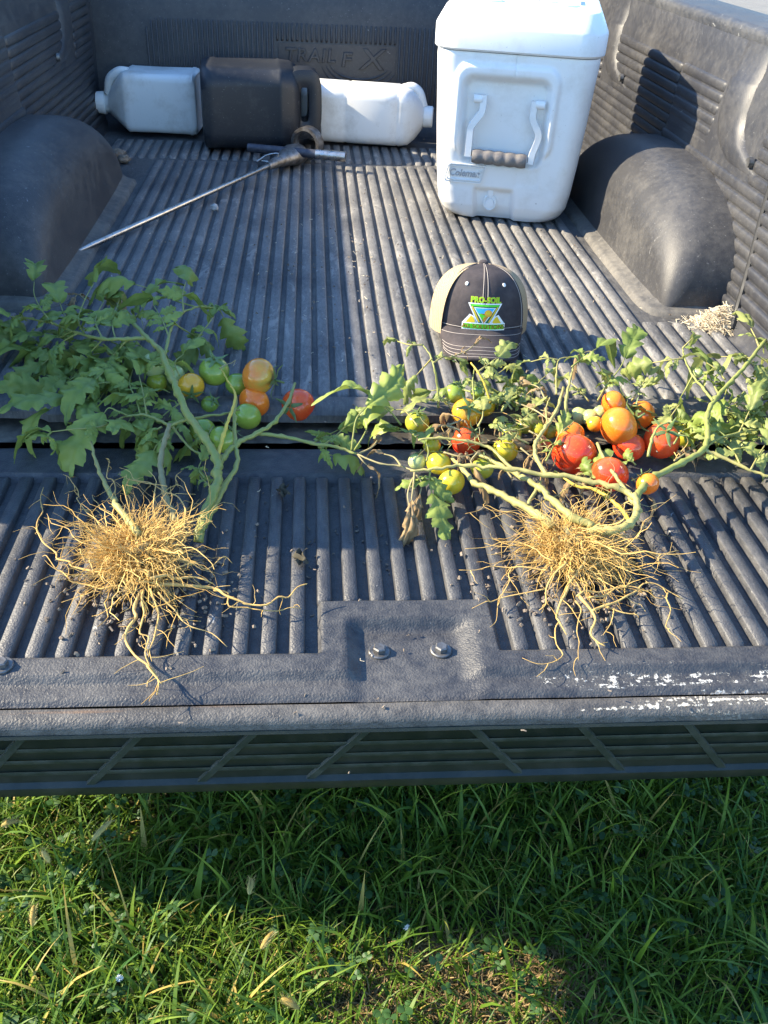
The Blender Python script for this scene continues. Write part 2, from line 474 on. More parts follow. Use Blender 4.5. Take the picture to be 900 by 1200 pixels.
# rolled rear lip of the floor, uneven where the plastic has sagged
m = MB(); rings = []
for i in range(121):
    x = -.765 + 1.53 * i / 120
    d = .006 * noise.noise((x * 5, 3.1, 0)) + (.010 if (-.62 < x < -.50) else 0)
    rings.append([(x, .135, FZ - .001), (x, .120, FZ + .008), (x, .100, FZ + .0105), (x, .080 + d, FZ + .009), (x, .070 + d, FZ + .002), (x, .068 + d, FZ - .010), (x, .076 + d, FZ - .014)])
m.loft(rings, False, False, closed=False)
m.build('floor_lip', M['floor'], bed_floor)
# worn body sill between the floor and the tailgate
m = MB(); m.grid(lambda u, v: (-.78 + 1.56 * u, .028 + .10 * v, -.004 + .004 * noise.noise((u * 60, v * 4, 5))), 160, 6)
m.build('sill', M['rust'], truck)
m = MB(); m.box(-.78, .78, -.02, .03, -.16, -.028); m.build('hinge_gap', M['black'], truck)  # solid black block in the open gap, standing in for its darkness
FP = .0302
rm_far, rm_main, rm_near, rm_side_far = (rib_mesh(.0212, .0074, L, .012, True) for L in (.21, 1.455, .325, .22))
for i in range(-24, 25):
    x = .012 + i * FP
    z = FZ - .0005
    if abs(x) < .549:
        put(rm_main, 'rib', M['floor_rib'], bed_floor, x, .128, z)
        put(rm_far, 'rib', M['floor_rib'], bed_floor, x, 1.61, z)
    elif abs(x) < .69:
        put(rm_near, 'rib', M['floor_rib'], bed_floor, x, .128, z)
        put(rm_side_far, 'rib', M['floor_rib'], bed_floor, x, 1.60, z)

# ---- front wall with upright ribs and the liner maker's mark
m = MB(); prof = [(1.86, FZ - .004), (1.95, FZ + .002), (2.0, .035), (2.028, .07), (2.035, .12), (2.045, .34), (2.05, .355), (2.052, .47), (2.06, .478), (2.12, .48)]
rings = [[(x, y, z) for y, z in prof] for x in np.linspace(-.79, .79, 30)]
m.loft(rings, False, False, closed=False)
front = m.build('front_wall', M['wall'], truck, sharp=50)
m = MB(); WP = .0156
def bar(m, x, z0, z1, w=.0085, h=.007):
    yb = lambda z: 2.035 + .045 * (z - .12)
    rings = []
    for z, k in ((z0, .1), (z0 + .006, 1), (z1 - .008, 1), (z1, .1)):
        rings.append([(x - w / 2, yb(z) + .001, z), (x - w * .3, yb(z) - h * .8 * k, z), (x, yb(z) - h * k, z), (x + w * .3, yb(z) - h * .8 * k, z), (x + w / 2, yb(z) + .001, z)])
    m.loft(rings, False, False, closed=False)
PL0, PL1 = -.20, .175
for i in range(-40, 41):
    x = i * WP; e = abs(x) / .62
    if e > 1: continue
    ztop = .335 - (.05 * ((e - .93) / .07) ** 2 if e > .93 else 0)
    if PL0 - .004 < x < PL1 + .004: bar(m, x, .283, ztop)
    else: bar(m, x, .09, ztop)
tag(m.build('wall_ribs', M['wall'], front), kind='stuff')
m = MB(); m.loft([[(PL0, 2.030 + .045 * (z - .12), z), (PL1, 2.030 + .045 * (z - .12), z)] for z in (.10, .20, .279)], False, False, closed=False)
m.build('logo_panel', M['wall'], front)
def text_mesh(s_, size, extrude=0., bevel=0., shear=0., space=1., res=3):
    cu = bpy.data.curves.new('lettering', 'FONT'); cu.body = s_; cu.size = size; cu.extrude = extrude; cu.bevel_depth = bevel
    cu.align_x = 'CENTER'; cu.shear = shear; cu.space_character = space; cu.resolution_u = res; cu.bevel_resolution = 0
    o = bpy.data.objects.new('lettering', cu); COL.objects.link(o)
    bpy.context.view_layer.update()
    dg = bpy.context.evaluated_depsgraph_get()
    me = bpy.data.meshes.new_from_object(o.evaluated_get(dg))
    bpy.data.objects.remove(o); bpy.data.curves.remove(cu)
    me.materials.clear()
    return me
def map_mesh(me, fn):
    for v in me.vertices: v.co = Vector(fn(*v.co))
    me.update(); return me
for s_, x0, z0, size, sp in (('TRAIL', -.100, .228, .054, 1.12), ('F', .015, .218, .058, 1), ('X', .098, .212, .085, 1)):
    me = text_mesh(s_, size, .0028, .0012, .12, sp)
    map_mesh(me, lambda x, y, z: (x0 + x * (1.25 if s_ != 'TRAIL' else 1.05), 2.029 + .045 * (z0 + y - .12) - z * 1.2, z0 + y))
    obj('lettering', me, M['wall'], front)
for k, (r0, r1, zz) in enumerate(((.125, .058, .232), (.112, .046, .232), (.098, .036, .230))):
    m = MB(); pts = []
    for a in np.linspace(R(192), R(338), 26):
        x = .06 + r0 * math.cos(a); z = zz + r1 * math.sin(a) * 1.35
        pts.append((x, 2.0275 + .045 * (z - .12), z))
    rad = [.0032 * math.sin(math.pi * (i + .6) / 26.2) + .0004 for i in range(26)]
    m.tube(pts, rad, 6); m.build('swoosh', M['wall'], front)

# ---- side walls (mirrored), their horizontal ribs, pillars and rail
def wall_x(z, y=.8):
    return float(ease(1.09, 1.13, y)) * .042 * float(1 - ease(.05, .42, z)) + float(np.interp(z, [FZ - .01, FZ + .004, .04, .07, .12, .41, .425, .475, .487], [.69, .706, .716, .726, .737, .776, .783, .788, .800]))
for s in (1, -1):
    zs = [FZ - .003, FZ + .004, .03, .045, .06, .08, .12, .2, .3, .405, .415, .43, .475, .484, .488]
    m = MB(); rings = [[(s * wall_x(z, y), y, z) for z in zs] for y in np.unique(np.concatenate([np.linspace(.03, BL, 50), np.linspace(1.08, 1.14, 8)]))]
    m.loft(rings, False, False, closed=False)
    wall = m.build('side_wall', M['wall'], truck, sharp=60)
    # ribs, in bays between the pillars
    RL = {}
    for b0, b1, off in ((.06, .60, 0), (.842, 1.105, .004), (1.112, 1.625, 0), (1.755, 1.99, 0)):
        for k in range(17):
            z = .055 + k * .0232 + off
            if z > .402: break
            if False: pass
            if z < .262:                      # below the pillars the ribs run through
                if b0 == .06: b1_ = 1.105
                elif b0 == 1.112: b1_ = 1.99
                else: continue
            else: b1_ = b1
            L = b1_ - b0
            key = round(L, 3)
            if key not in RL: RL[key] = rib_mesh(.0222, .0062, L, .010)
            Mx = Matrix.Translation((s * (wall_x(z, b1) + .0012), b0, z)) @ Matrix.Rotation(-s * R(90), 4, 'Y')
            obj('rib', RL[key], M['wall'], wall, Mx)
    # stake pocket pillars: raised U-shaped pads
    for y0, y1 in ((.705, .835), (1.625, 1.755)):
        m = MB(); rings = []
        for z, dy, d in ((.478, 0, .004), (.412, 0, .006), (.408, .0, .011), (.36, .0, .012), (.33, -.015, .012), (.305, -.045, .012), (.285, -.095, .011), (.268, -.15, .003)):
            yy0, yy1 = y0 + dy * 1.1, y1 + dy * .72
            X = wall_x(z, y0)
            rings.append([(s * (X + .002), yy0, z), (s * (X - d * .6), yy0 + .012, z), (s * (X - d), yy0 + .034, z), (s * (X - d), yy1 - .034, z), (s * (X - d * .6), yy1 - .012, z), (s * (X + .002), yy1, z)])
        m.loft(rings, False, False, closed=False)
        m.build('pillar_pad', M['wall'], wall, sharp=70)
        m = MB(); m.tube([(s * (wall_x(.292, y0) - .006), y0 - .105, .292), (s * (wall_x(.292, y0) - .015), y0 - .105, .292)], [.011, .009], 12); m.build('tie_down', M['bolt'], wall)
    # fold at the tailgate end and black seal
    if s == 1:
        m = MB(); m.tube(spline([(.708, .405, .030), (.718, .425, .055), (.730, .447, .098), (.741, .47, .15), (.754, .50, .25), (.768, .52, .36)], 5), .0065, 8)
        m.build('seal_strip', M['black'], wall)
    # rail
    m = MB(); rings = []
    for y in np.linspace(-.085, BL + .05, 40):
        j = .0015 * noise.noise((y * 14, s, 0))
        rings.append([(s * .790, y, .470), (s * (.786 + j), y, .487), (s * (.789 + j), y, .497), (s * .800, y, .503 + j), (s * .87, y, .506), (s * .93, y, .500), (s * .945, y, .485), (s * .945, y, .465)])
    m.loft(rings, False, False, closed=False); m.build('bed_rail', M['rail'] if 'rail' in M else M['tail'], truck, sharp=50)
    # wheel arch inside the bed
    m = MB(); rings = []
    Yc, A, Hh = .935, .44, .225
    for i in range(41):
        a = math.pi * i / 40
        cy = -math.copysign(abs(math.cos(a)) ** .84, math.cos(a)) * A + Yc; cz = FZ - .004 + Hh * abs(math.sin(a)) ** .74
        k = abs(math.sin(a)) ** .5
        ring = []
        fl = .105 * k + .006; fz = min(fl * .95, max(.004, (cz - FZ) * .72))
        for q in range(9):
            b = R(90 * q / 8)
            ring.append((.598 + fl - fl * math.sin(b), Yc + (cy - Yc) * (1 - .05 * (1 - math.cos(b))), cz - fz * (1 - math.cos(b))))
        pts = [(.80, cy, cz)] + [(.735, cy, cz)] + ring + [(.593, Yc + (cy - Yc) * .955, FZ + (cz - FZ) * .14), (.584, Yc + (cy - Yc) * .985, FZ - .006)]
        rings.append([(s * p[0], p[1], max(p[2], FZ - .006)) for p in pts])
    m.loft(rings, False, False, closed=False)
    arch = m.build('wheel_arch', M['arch'], truck, sharp=0)
    # dust-filled flange round the foot of the arch
    m = MB(); rings = []
    path = [(.725, .492, 0, -1), (.69, .492, 0, -1), (.64, .493, -.15, -1), (.615, .497, -.5, -.85), (.598, .508, -.8, -.6), (.589, .53, -1, -.15)] + [(.585, y, -1, 0) for y in np.linspace(.56, 1.34, 16)]
    for i, (x, y, ox, oy) in enumerate(path):
        wv = .019 + .005 * noise.noise((i * .7, s, 0))
        rings.append([(s * (x + .012 * -ox), y - .012 * oy, FZ + .024), (s * x, y, FZ + .0165), (s * (x + ox * .012), y + oy * .012, FZ + .0135), (s * (x + ox * wv), y + oy * wv, FZ + .0112), (s * (x + ox * (wv + .004)), y + oy * (wv + .004), FZ - .001)])
    m.loft(rings, False, False, closed=False); m.build('arch_flange', M['flange'], arch, sharp=0)
    # outer body side, wheel, rear lamp
    m = MB(); rings = []
    for y in (-.085, -.05, .3, .48, .5, .6, .75, .95, 1.15, 1.3, 1.4, 1.42, 1.7, BL + .05):
        arc = .40 * math.sqrt(max(0, 1 - ((y - .95) / .47) ** 2)); zb = -.45 + arc if abs(y - .95) < .47 else -.45
        rings.append([(s * .93, y, .49), (s * .955, y, .47), (s * .975, y, .30), (s * .985, y, .12), (s * .975, y, max(-.1, zb)), (s * .96, y, max(zb, -.45))])
    m.loft(rings, False, False, closed=False); m.build('body_side', M['paint'], truck, sharp=60)
    m = MB(); m.add([(s * .795, -.085, .485), (s * .965, -.085, .485), (s * .98, -.085, .1), (s * .965, -.085, -.45), (s * .795, -.085, -.45), (s * .795, .06, .485), (s * .795, .06, -.36)],
                    [(0, 1, 2, 3, 4), (0, 4, 6, 5)]); m.build('rear_post', M['paint'], truck)
    m = MB(); m.box(s * .82, s * .95, -.098, -.082, .05, .42); m.build('tail_lamp', simple('red_lens_%d' % s, (.35, .01, .01), .15), truck)
    wheel = MB()
    R_ = .375; rings = []
    for x, r_ in ((.72, .22), (.71, .33), (.72, .365), (.75, R_), (.92, R_), (.95, .365), (.96, .33), (.95, .23)):
        rings.append([(s * x, .95 + r_ * math.cos(a), GZ + R_ + r_ * math.sin(a)) for a in np.linspace(0, 2 * math.pi, 40, False)])
    wheel.loft(rings, False, False); wh = wheel.build('wheel', M['tire'], truck)
    m = MB(); rings = [[(s * x, .95 + r_ * math.cos(a), GZ + R_ + r_ * math.sin(a)) for a in np.linspace(0, 2 * math.pi, 30, False)] for x, r_ in ((.94, .235), (.93, .20), (.90, .17), (.93, .08), (.945, .05))]
    m.loft(rings, False, True); m.build('rim', M['steel'], wh)
m = MB(); m.box(-.86, .86, .03, BL + .05, -.36, -.05); m.build('underbody', M['black'], truck)
m = MB(); rings = []
for x in np.linspace(-.95, .95, 20):
    b = .05 * (abs(x) / .95) ** 3
    rings.append([(x, -.02, -.20), (x, -.17 + b, -.20), (x, -.19 + b, -.22), (x, -.19 + b, -.45), (x, -.16 + b, -.49), (x, -.02, -.49)])
m.loft(rings); m.build('rear_bumper', M['gunmetal'], truck)
# cab: rear wall, pillars, window, roof, bonnet
m = MB(); rings = []
for z, hw, y0, y1 in ((-.36, .95, 2.13, 4.0), (.2, .985, 2.13, 4.05), (.50, .95, 2.13, 4.1), (.62, .88, 2.14, 3.8), (.95, .74, 2.22, 3.3), (1.02, .68, 2.32, 3.15)):
    rings.append([(px * 1.0, y0 + (y1 - y0) / 2 + py, z) for px, py in rrect(hw * 2, y1 - y0, .10, 4)])
m.loft(rings); cab = m.build('cab', M['paint'], truck, sharp=35)
m = MB(); m.add([(-.62, 2.135, .56), (.62, 2.135, .56), (.56, 2.195, .88), (-.56, 2.195, .88)], [(0, 1, 2, 3)]); m.build('rear_window', M['glass'], cab)
m = MB(); rings = [[(px, 4.75 + py, z) for px, py in rrect(hw * 2, 1.5, .15, 4)] for z, hw in ((-.36, .95), (.2, .97), (.38, .92), (.44, .8))]
m.loft(rings); m.build('bonnet', M['paint'], cab, sharp=35)
for s in (1, -1):
    m = MB(); R_ = .375
    rings = [[(s * x, 4.6 + r_ * math.cos(a), GZ + R_ + r_ * math.sin(a)) for a in np.linspace(0, 2 * math.pi, 32, False)] for x, r_ in ((.74, .2), (.74, .36), (.76, R_), (.95, R_), (.97, .36), (.96, .2), (.93, .1))]
    m.loft(rings, True, True); m.build('wheel', M['tire'], truck)

# ---- tailgate
M['trim_bar'] = simple('scuffed_trim', (.013, .024, .019), .42, c2=(.036, .046, .040), vscale=45, bump=.2, thr=(.42, .7))
tg_root = None
m = MB()
TW = .745
xs = np.unique(np.concatenate([np.linspace(-TW, TW, 210), np.linspace(-.11, .13, 70)]))
ys = np.unique(np.concatenate([np.linspace(-.493, .015, 60), np.linspace(-.05, -.08, 8), np.linspace(-.33, -.493, 50)]))
def tz(x, y):
    z = 0.
    big = ease(-.715, -.708, x) * (1 - ease(.708, .715, x)) * ease(-.434, -.428, y) * (1 - ease(-.072, -.062, y))
    hole = ease(-.094, -.088, x) * (1 - ease(.110, .116, x)) * (1 - ease(-.345, -.339, y))
    z -= .0115 * big * (1 - hole)
    z -= .009 * (1 - ease(-.470, -.457, y))
    rec = ease(-.066, -.040, x) * (1 - ease(.062, .094, x)) * (1 - ease(-.388, -.372, y))
    z = z * (1 - rec) - .0145 * rec
    z -= .006 * (1 - ease(-.493, -.486, y)) * (1 - .6 * rec)
    z -= .012 * ease(.004, .015, y)
    return z + .0012 * noise.noise((x * 9, y * 9, 7))
vs = [(x, y, float(tz(x, y))) for x in xs for y in ys]
ny = len(ys)
m.add(vs, [(i * ny + j, (i + 1) * ny + j, (i + 1) * ny + j + 1, i * ny + j + 1) for i in range(len(xs) - 1) for j in range(ny - 1)])
# paint flakes left on the lip of the tailgate: a stain with its own shape
t = NT('tailgate_liner_worn'); co = t.coord()
src = M['tail']
def worn(name, base, dust, y0, y1, x0, x1, amount, flake=(.55, .54, .50), rust=None):
    t = NT(name); w = t.coord()
    big = t.noise(7, 6, .65, w); fine = t.noise(70, 5, .7, w)
    d = t.math('ADD', t.math('MULTIPLY', big, .5), t.math('MULTIPLY', fine, .5))
    c = t.mix(t.ramp(d, .42, .70), base, dust)
    sp = t.n('ShaderNodeSeparateXYZ'); t.l(w, sp.inputs[0])
    band = t.math('MULTIPLY', t.ramp(sp.outputs[1], y0, y0 + .006), t.ramp(sp.outputs[1], y1, y1 + .008, 1, 0))
    along = t.ramp(sp.outputs[0], x0, x1, -.06, .12)
    st = t.coord(scale=(.22, 3.6, 1))
    nz = t.math('ADD', t.math('ADD', t.math('MULTIPLY', t.noise(22, 7, .62, st, .4), .55), t.math('MULTIPLY', t.noise(170, 4, .7, w), .45)), along)
    fl = t.math('MULTIPLY', t.ramp(nz, .60 - amount, .63 - amount), band)
    c = t.mix(fl, c, flake)
    s2 = t.ramp(t.noise(48, 7, .72, w, .6), .69, .72, 0, .8)
    c = t.mix(s2, c, (.42, .42, .40))
    if rust: c = t.mix(t.ramp(t.noise(14, 5, .6, st), .58, .68, 0, .7), c, rust)
    t.col(c); t.rough(t.ramp(d, .3, .7, .42, .66))
    t.bump(t.math('ADD', t.noise(400, 2, .5, w), t.math('MULTIPLY', fl, 1.5)), .9, .0013)
    return t.m
M['tail_worn'] = worn('tailgate_liner_flaked', (.028, .030, .036), (.10, .098, .095), -.496, -.462, -.02, .22, -.06)
M['edge_worn'] = worn('tailgate_edge_flaked', (.045, .044, .043), (.15, .14, .125), -.520, -.500, -.05, .25, -.06, (.52, .49, .42), (.16, .10, .06))
tailgate = m.build('tailgate', M['tail_worn'], truck, sharp=0)
TP = .0318
r_long = rib_mesh(.0182, .0118, .372, .010, True); r_short = rib_mesh(.0182, .0118, .282, .010, True)
for i in range(-22, 23):
    x = .0105 + i * TP
    if abs(x) > .70: continue
    if -.092 < x < .114: put(r_short, 'rib', M['tail_rib'], tailgate, x, -.348, -.0117)
    else: put(r_long, 'rib', M['tail_rib'], tailgate, x, -.4365, -.0117)
for bx, by in ((-0.0235, -0.4183), (0.0474, -0.4184), (-0.4300, -0.4464), (.47, -.452)):
    z0 = float(tz(bx, by))
    m = MB(); m.loft([[(bx + r_ * math.cos(a), by + r_ * math.sin(a), z0 + h_) for a in np.linspace(0, 2 * math.pi, 20, False)] for r_, h_ in ((.0125, 0), (.0125, .002), (.0115, .003), (.0085, .003))], False, True)
    b = m.build('bolt', M['bolt'], tailgate)
    m = MB(); m.loft([[(bx + r_ * math.cos(a), by + r_ * math.sin(a), z0 + h_) for a in np.linspace(.3, 2 * math.pi + .3, 6, False)] for r_, h_ in ((.0078, .002), (.0078, .0075), (.0062, .0088))], False, True)
    m.build('bolt_head', M['bolt'], b, sharp=20)
# metal edge and moulded end face
m = MB(); prof = [(-.494, -.030), (-.4955, -.0145), (-.4975, -.0125), (-.508, -.0125), (-.514, -.0145), (-.518, -.020), (-.519, -.028)]
m.loft([[(x, y + .0008 * noise.noise((x * 8, 0, 0)), z) for y, z in prof] for x in np.linspace(-.765, .765, 90)], False, False, closed=False)
m.build('tailgate_edge', M['edge_worn'], tailgate, sharp=60)
m = MB(); prof = [(-.512, -.0265), (-.520, -.0275), (-.5215, -.031), (-.5165, -.036), (-.5165, -.104), (-.522, -.108), (-.522, -.120), (-.516, -.126), (-.45, -.130), (-.30, -.132), (0, -.132), (.012, -.02)]
m.loft([[(x, y, z) for y, z in prof] for x in np.linspace(-.765, .765, 40)], False, False, closed=False)
m.build('tailgate_shell', M['trim'], tailgate, sharp=50)
for z in (-.052, -.070, -.088):
    m = MB(); m.loft([[(x, -.518, z - .003), (x, -.5186, z - .0012), (x, -.5186, z + .0012), (x, -.518, z + .003)] for x in (-.762, .762)]); m.build('trim_bar', M['trim_bar'], tailgate, sharp=20)
for s in (1, -1):
    for k in range(6):
        x0 = .014 + s * (.055 + k * .118); x1 = x0 + s * .062
        m = MB(); w = .0075
        m.loft([[(x0 - w, -.514, -.030), (x0 - w * .6, -.5198, -.030), (x0 + w * .6, -.5198, -.030), (x0 + w, -.514, -.030)],
                [(x1 - w, -.514, -.108), (x1 - w * .6, -.5198, -.108), (x1 + w * .6, -.5198, -.108), (x1 + w, -.514, -.108)]])
        m.build('trim_bar', M['trim_bar'], tailgate, sharp=20)

# ================================================================== things in the bed
RIBTOP = FZ + .0112
def ring_x(x, w, h, r, cy, cz, n=5):
    return [(x, cy + a, cz + b) for a, b in rrect(w, h, min(r, w / 2 - 1e-4, h / 2 - 1e-4), n)]

# ---- white square jug in the shade, neck to the left
Mj = Matrix.Translation((-.572, 1.935, RIBTOP)) @ Matrix.Rotation(R(-3), 4, 'Z') @ Matrix.Diagonal((.88, 1.0, 1.12, 1))
jug = thing('plastic_jug', (-.575, 1.935, RIBTOP), 'white square plastic jug lying in the shade, its cap pointing left', 'jug', 'jugs lying along the front wall')
m = MB(); rings = []
for x, w, h, r, dz in ((.135, .13, .12, .03, 0), (.142, .155, .142, .03, 0), (.135, .168, .154, .026, 0), (.12, .168, .154, .022, 0), (.0, .165, .151, .02, 0), (-.085, .166, .152, .02, 0), (-.100, .168, .155, .024, 0), (-.112, .158, .146, .03, 0), (-.150, .105, .098, .035, -.006), (-.172, .066, .066, .03, -.012), (-.180, .052, .052, .0255, -.014), (-.205, .048, .048, .0235, -.014)):
    rings.append(ring_x(x, w, h, r, 0, .078 + dz))
m.loft(rings); m.xf(Mj).build('bottle', M['white_jug'], jug, sharp=50)
m = MB(); m.loft([ring_x(x, d, d, d / 2.02, 0, .064, 6) for x, d in ((-.192, .058), (-.194, .060), (-.222, .056), (-.226, .046))]); m.xf(Mj).build('cap', M['white_jug'], jug)
m = MB(); m.tube(spline([(-.095, -.02, .146), (-.130, -.02, .146), (-.165, -.015, .126), (-.178, -.005, .092)], 5), [.015] * 16, 10); m.xf(Mj).build('handle', M['white_jug'], jug)
m = MB(); m.loft([ring_x(x, .171, .157, .022, 0, .078) for x in (.116, .119, .124, .127)], False, False); m.xf(Mj).build('seam', M['white_jug'], jug)

# ---- black jerry jug with a grip opening at its right end
Mj = Matrix.Translation((-.270, 1.785, RIBTOP)) @ Matrix.Rotation(R(4), 4, 'Z') @ Matrix.Diagonal((.97, 1, .94, 1))
jug = thing('plastic_jug', (-.285, 1.79, RIBTOP), 'dusty black plastic jug with a moulded grip opening, between two white jugs', 'jug', 'jugs lying along the front wall')
m = MB(); rings = []
for x, w, h, r in ((-.145, .19, .18, .07), (-.156, .22, .21, .07), (-.152, .245, .232, .06), (-.135, .252, .240, .055), (-.118, .254, .242, .055), (-.112, .250, .238, .055), (0, .250, .238, .05), (.075, .250, .238, .05), (.080, .254, .242, .05), (.086, .250, .238, .05), (.115, .246, .234, .055), (.133, .225, .215, .06), (.142, .18, .175, .06)):
    rings.append(ring_x(x, w, h, r, 0, .121, 7))
m.loft(rings); m.xf(Mj).build('bottle', M['black_jug'], jug, sharp=60)
m = MB(); rings = []
for i in range(33):
    a = 2 * math.pi * i / 32
    def se(A_, B_): return (.152 + math.copysign(abs(math.cos(a)) ** .55, math.cos(a)) * A_, .138 + math.copysign(abs(math.sin(a)) ** .55, math.sin(a)) * B_)
    xo, zo = se(.052, .100); xi, zi = se(.014, .050)
    y0, y1 = -.105, -.01
    rings.append([(xo, y0 + .010, zo), (xo, y1 - .008, zo), ((xo + xi) / 2, y1, (zo + zi) / 2), (xi, y1 - .008, zi), (xi, y0 + .010, zi), ((xo + xi) / 2, y0, (zo + zi) / 2)])
m.loft(rings, False, False); m.xf(Mj).build('grip', M['black_jug'], jug, sharp=60)
m = MB(); m.loft([ring_x(x, d, d, d / 2.02, -.02, .045, 6) for x, d in ((.12, .045), (.180, .042), (.182, .050), (.205, .048), (.208, .04))]); m.xf(Mj).build('cap', M['black_jug'], jug)

# ---- white jug in the sun, neck against the cooler
Mj = Matrix.Translation((.118, 1.855, RIBTOP)) @ Matrix.Rotation(R(-9), 4, 'Z')
jug = thing('plastic_jug', (.105, 1.865, RIBTOP), 'sunlit white plastic jug with its neck against the white cooler', 'jug', 'jugs lying along the front wall')
m = MB(); rings = []
for x, w, h, r in ((-.235, .10, .11, .03), (-.242, .12, .13, .03), (-.238, .135, .145, .03), (-.205, .158, .165, .034), (-.108, .158, .165, .034), (-.100, .152, .160, .03), (-.094, .158, .165, .034), (.02, .158, .165, .034), (.055, .158, .165, .034), (.060, .152, .160, .03), (.066, .158, .165, .034), (.095, .150, .158, .04), (.115, .118, .128, .045), (.132, .075, .085, .036), (.138, .055, .058, .027), (.150, .05, .05, .0248)):
    rings.append(ring_x(x, w, h, r, 0, .083))
m.loft(rings); m.xf(Mj).build('bottle', M['white_jug'], jug, sharp=60)
m = MB(); m.loft([ring_x(x, d, d, d / 2.02, 0, .083, 6) for x, d in ((.139, .062), (.141, .064), (.164, .062), (.167, .056))]); m.xf(Mj).build('cap', M['white_jug'], jug)
m = MB(); m.tube(spline([(.070, .0, .160), (.098, .0, .166), (.122, .0, .150), (.136, 0, .112)], 5), .013, 10); m.xf(Mj).build('handle', M['white_jug'], jug)

# ---- soil probe: steel rod, forked socket, cross handle
RT, RH = (-0.5968, 0.7473, 0.0360), (-0.2080, 1.4478, 0.0520)
probe = thing('soil_probe', RT, 'steel rod soil probe with cross handle lying on the ribbed bed floor', 'soil probe')
A = Vector(RT); B = Vector(RH); ax = (B - A).normalized(); sd_ = Vector((ax.y, -ax.x, 0))
m = MB(); m.tube([A, A + ax * .05, A + ax * .3, B], [.0035, .0062, .0065, .0065], 12); m.build('rod', M['steel'], probe)
m = MB(); hub = B + ax * .105
rings = []
for t_, w_, h_ in ((-.02, .010, .010), (0, .013, .012), (.05, .020, .017), (.09, .034, .024), (.125, .044, .028), (.150, .034, .026)):
    c_ = B + ax * t_; rings.append([c_ + sd_ * (w_ * math.cos(a)) + Vector((0, 0, 1)) * (h_ * math.sin(a)) for a in np.linspace(0, 2 * math.pi, 12, False)])
m.loft(rings); m.build('socket', M['gunmetal'], probe)
H0, H1 = Vector((-0.2778, 1.5744, 0.0660)), Vector((-0.0002, 1.4985, 0.0660))
m = MB(); m.tube([H0, H0.lerp(H1, .72)], .0125, 12); m.build('handle_bar', M['bluegrip'], probe)
m = MB(); m.tube([H0.lerp(H1, .70), H1], .0138, 14); m.build('handle_end', M['steel'], probe)
m = MB(); cc = Vector((-0.1089, 1.6075, 0.0750))
rings = []
for i in range(25):
    a = 2 * math.pi * i / 24; d = Vector((math.cos(a), 0, math.sin(a)))
    d = sd_ * math.cos(a) * 1.0 + Vector((0, 0, 1)) * math.sin(a)
    rings.append([cc + d * r_ + ax * q for r_, q in ((.046, -.016), (.046, .016), (.037, .016), (.037, -.016))])
m.loft(rings, False, False); m.build('collar_ring', M['gunmetal'], probe, sharp=30)
m = MB(); m.tube(spline([B + ax * .02 - sd_ * .045, B + ax * .03 - sd_ * .02, B + ax * .04 + Vector((0, 0, .02)), B + ax * .03 - sd_ * .03 + Vector((0, 0, .015)), B + ax * .005 - sd_ * .05], 5), .0022, 6); m.build('clip', M['steel'], probe)

# ---- cooler
CB = Vector((.408, 1.225, RIBTOP)); Mc = Matrix.Translation(CB) @ Matrix.Rotation(R(-13.5), 4, 'Z') @ Matrix.Diagonal((1, 1.15, 1.13, 1))
cooler = thing('cooler', CB, 'tall white hard cooler with swing handle and drain plug', 'cooler')
CD = .36
prof = [(.0, .285, .07), (.010, .300, .06), (.03, .318, .05), (.06, .328, .046), (.12, .340, .045), (.2, .352, .045), (.28, .362, .045), (.325, .368, .045), (.332, .366, .045)]
def cw(z): return float(np.interp(z, [p[0] for p in prof], [p[1] for p in prof]))
def cr(z): return float(np.interp(z, [p[0] for p in prof], [p[2] for p in prof]))
def rr_sdf(x, z, cx, cz, hw, hh, r):
    qx, qz = abs(x - cx) - hw + r, abs(z - cz) - hh + r
    return math.hypot(max(qx, 0), max(qz, 0)) + min(max(qx, qz), 0) - r
def front_d(x, z):
    """relief of the cooler's front face, + is outward"""
    d = 0.
    s1 = rr_sdf(x, z, -.015, .203, .098, .084, .022)
    d -= .021 * float(1 - ease(-.010, .002, s1))
    s2 = rr_sdf(x, z, -.015, .225, .116, .086, .03)
    d += .007 * float((1 - ease(-.004, .006, s2)) * ease(.0, .008, s1) * ease(.10, .16, z))
    sl = rr_sdf(x + .10 * (z - .045), z, -.020, .030, .052, .042, .010)
    d -= .014 * float(1 - ease(-.014, .001, sl))
    d -= .003 * float(1 - ease(-.004, .0, rr_sdf(x, z, .055, .098, .030, .020, .005))) * .4
    d -= .002 * float(1 - ease(.0, .0012, abs(x + .0)) ) * float(ease(.29, .295, z))
    return d
m = MB(); rings = []
NF = 90
for z in np.unique(np.concatenate([np.linspace(0, .332, 84), [.003, .006]])):
    w = cw(z); r = cr(z); dpt = CD * (w / .36) ; ring = []
    for i in range(NF + 1):
        x = -(w / 2 - r) + (w - 2 * r) * i / NF
        ring.append((x, -dpt / 2 - front_d(x, z), z))
    for cx, cy, a0 in ((w / 2 - r, -dpt / 2 + r, -90), (w / 2 - r, dpt / 2 - r, 0), (-w / 2 + r, dpt / 2 - r, 90), (-w / 2 + r, -dpt / 2 + r, 180)):
        for k in range(1, 9):
            a = R(a0 + 90 * k / (8 if cy > 0 or a0 == -90 else 9)); ring.append((cx + r * math.cos(a), cy + r * math.sin(a), z))
    rings.append(ring)
m.loft(rings); m.xf(Mc); body = m.build('body', M['white'], cooler, sharp=50)
def rz(w, d, r, z, ch=0): return [(a, b, z) for a, b in rrect(w, d, r, 6)]
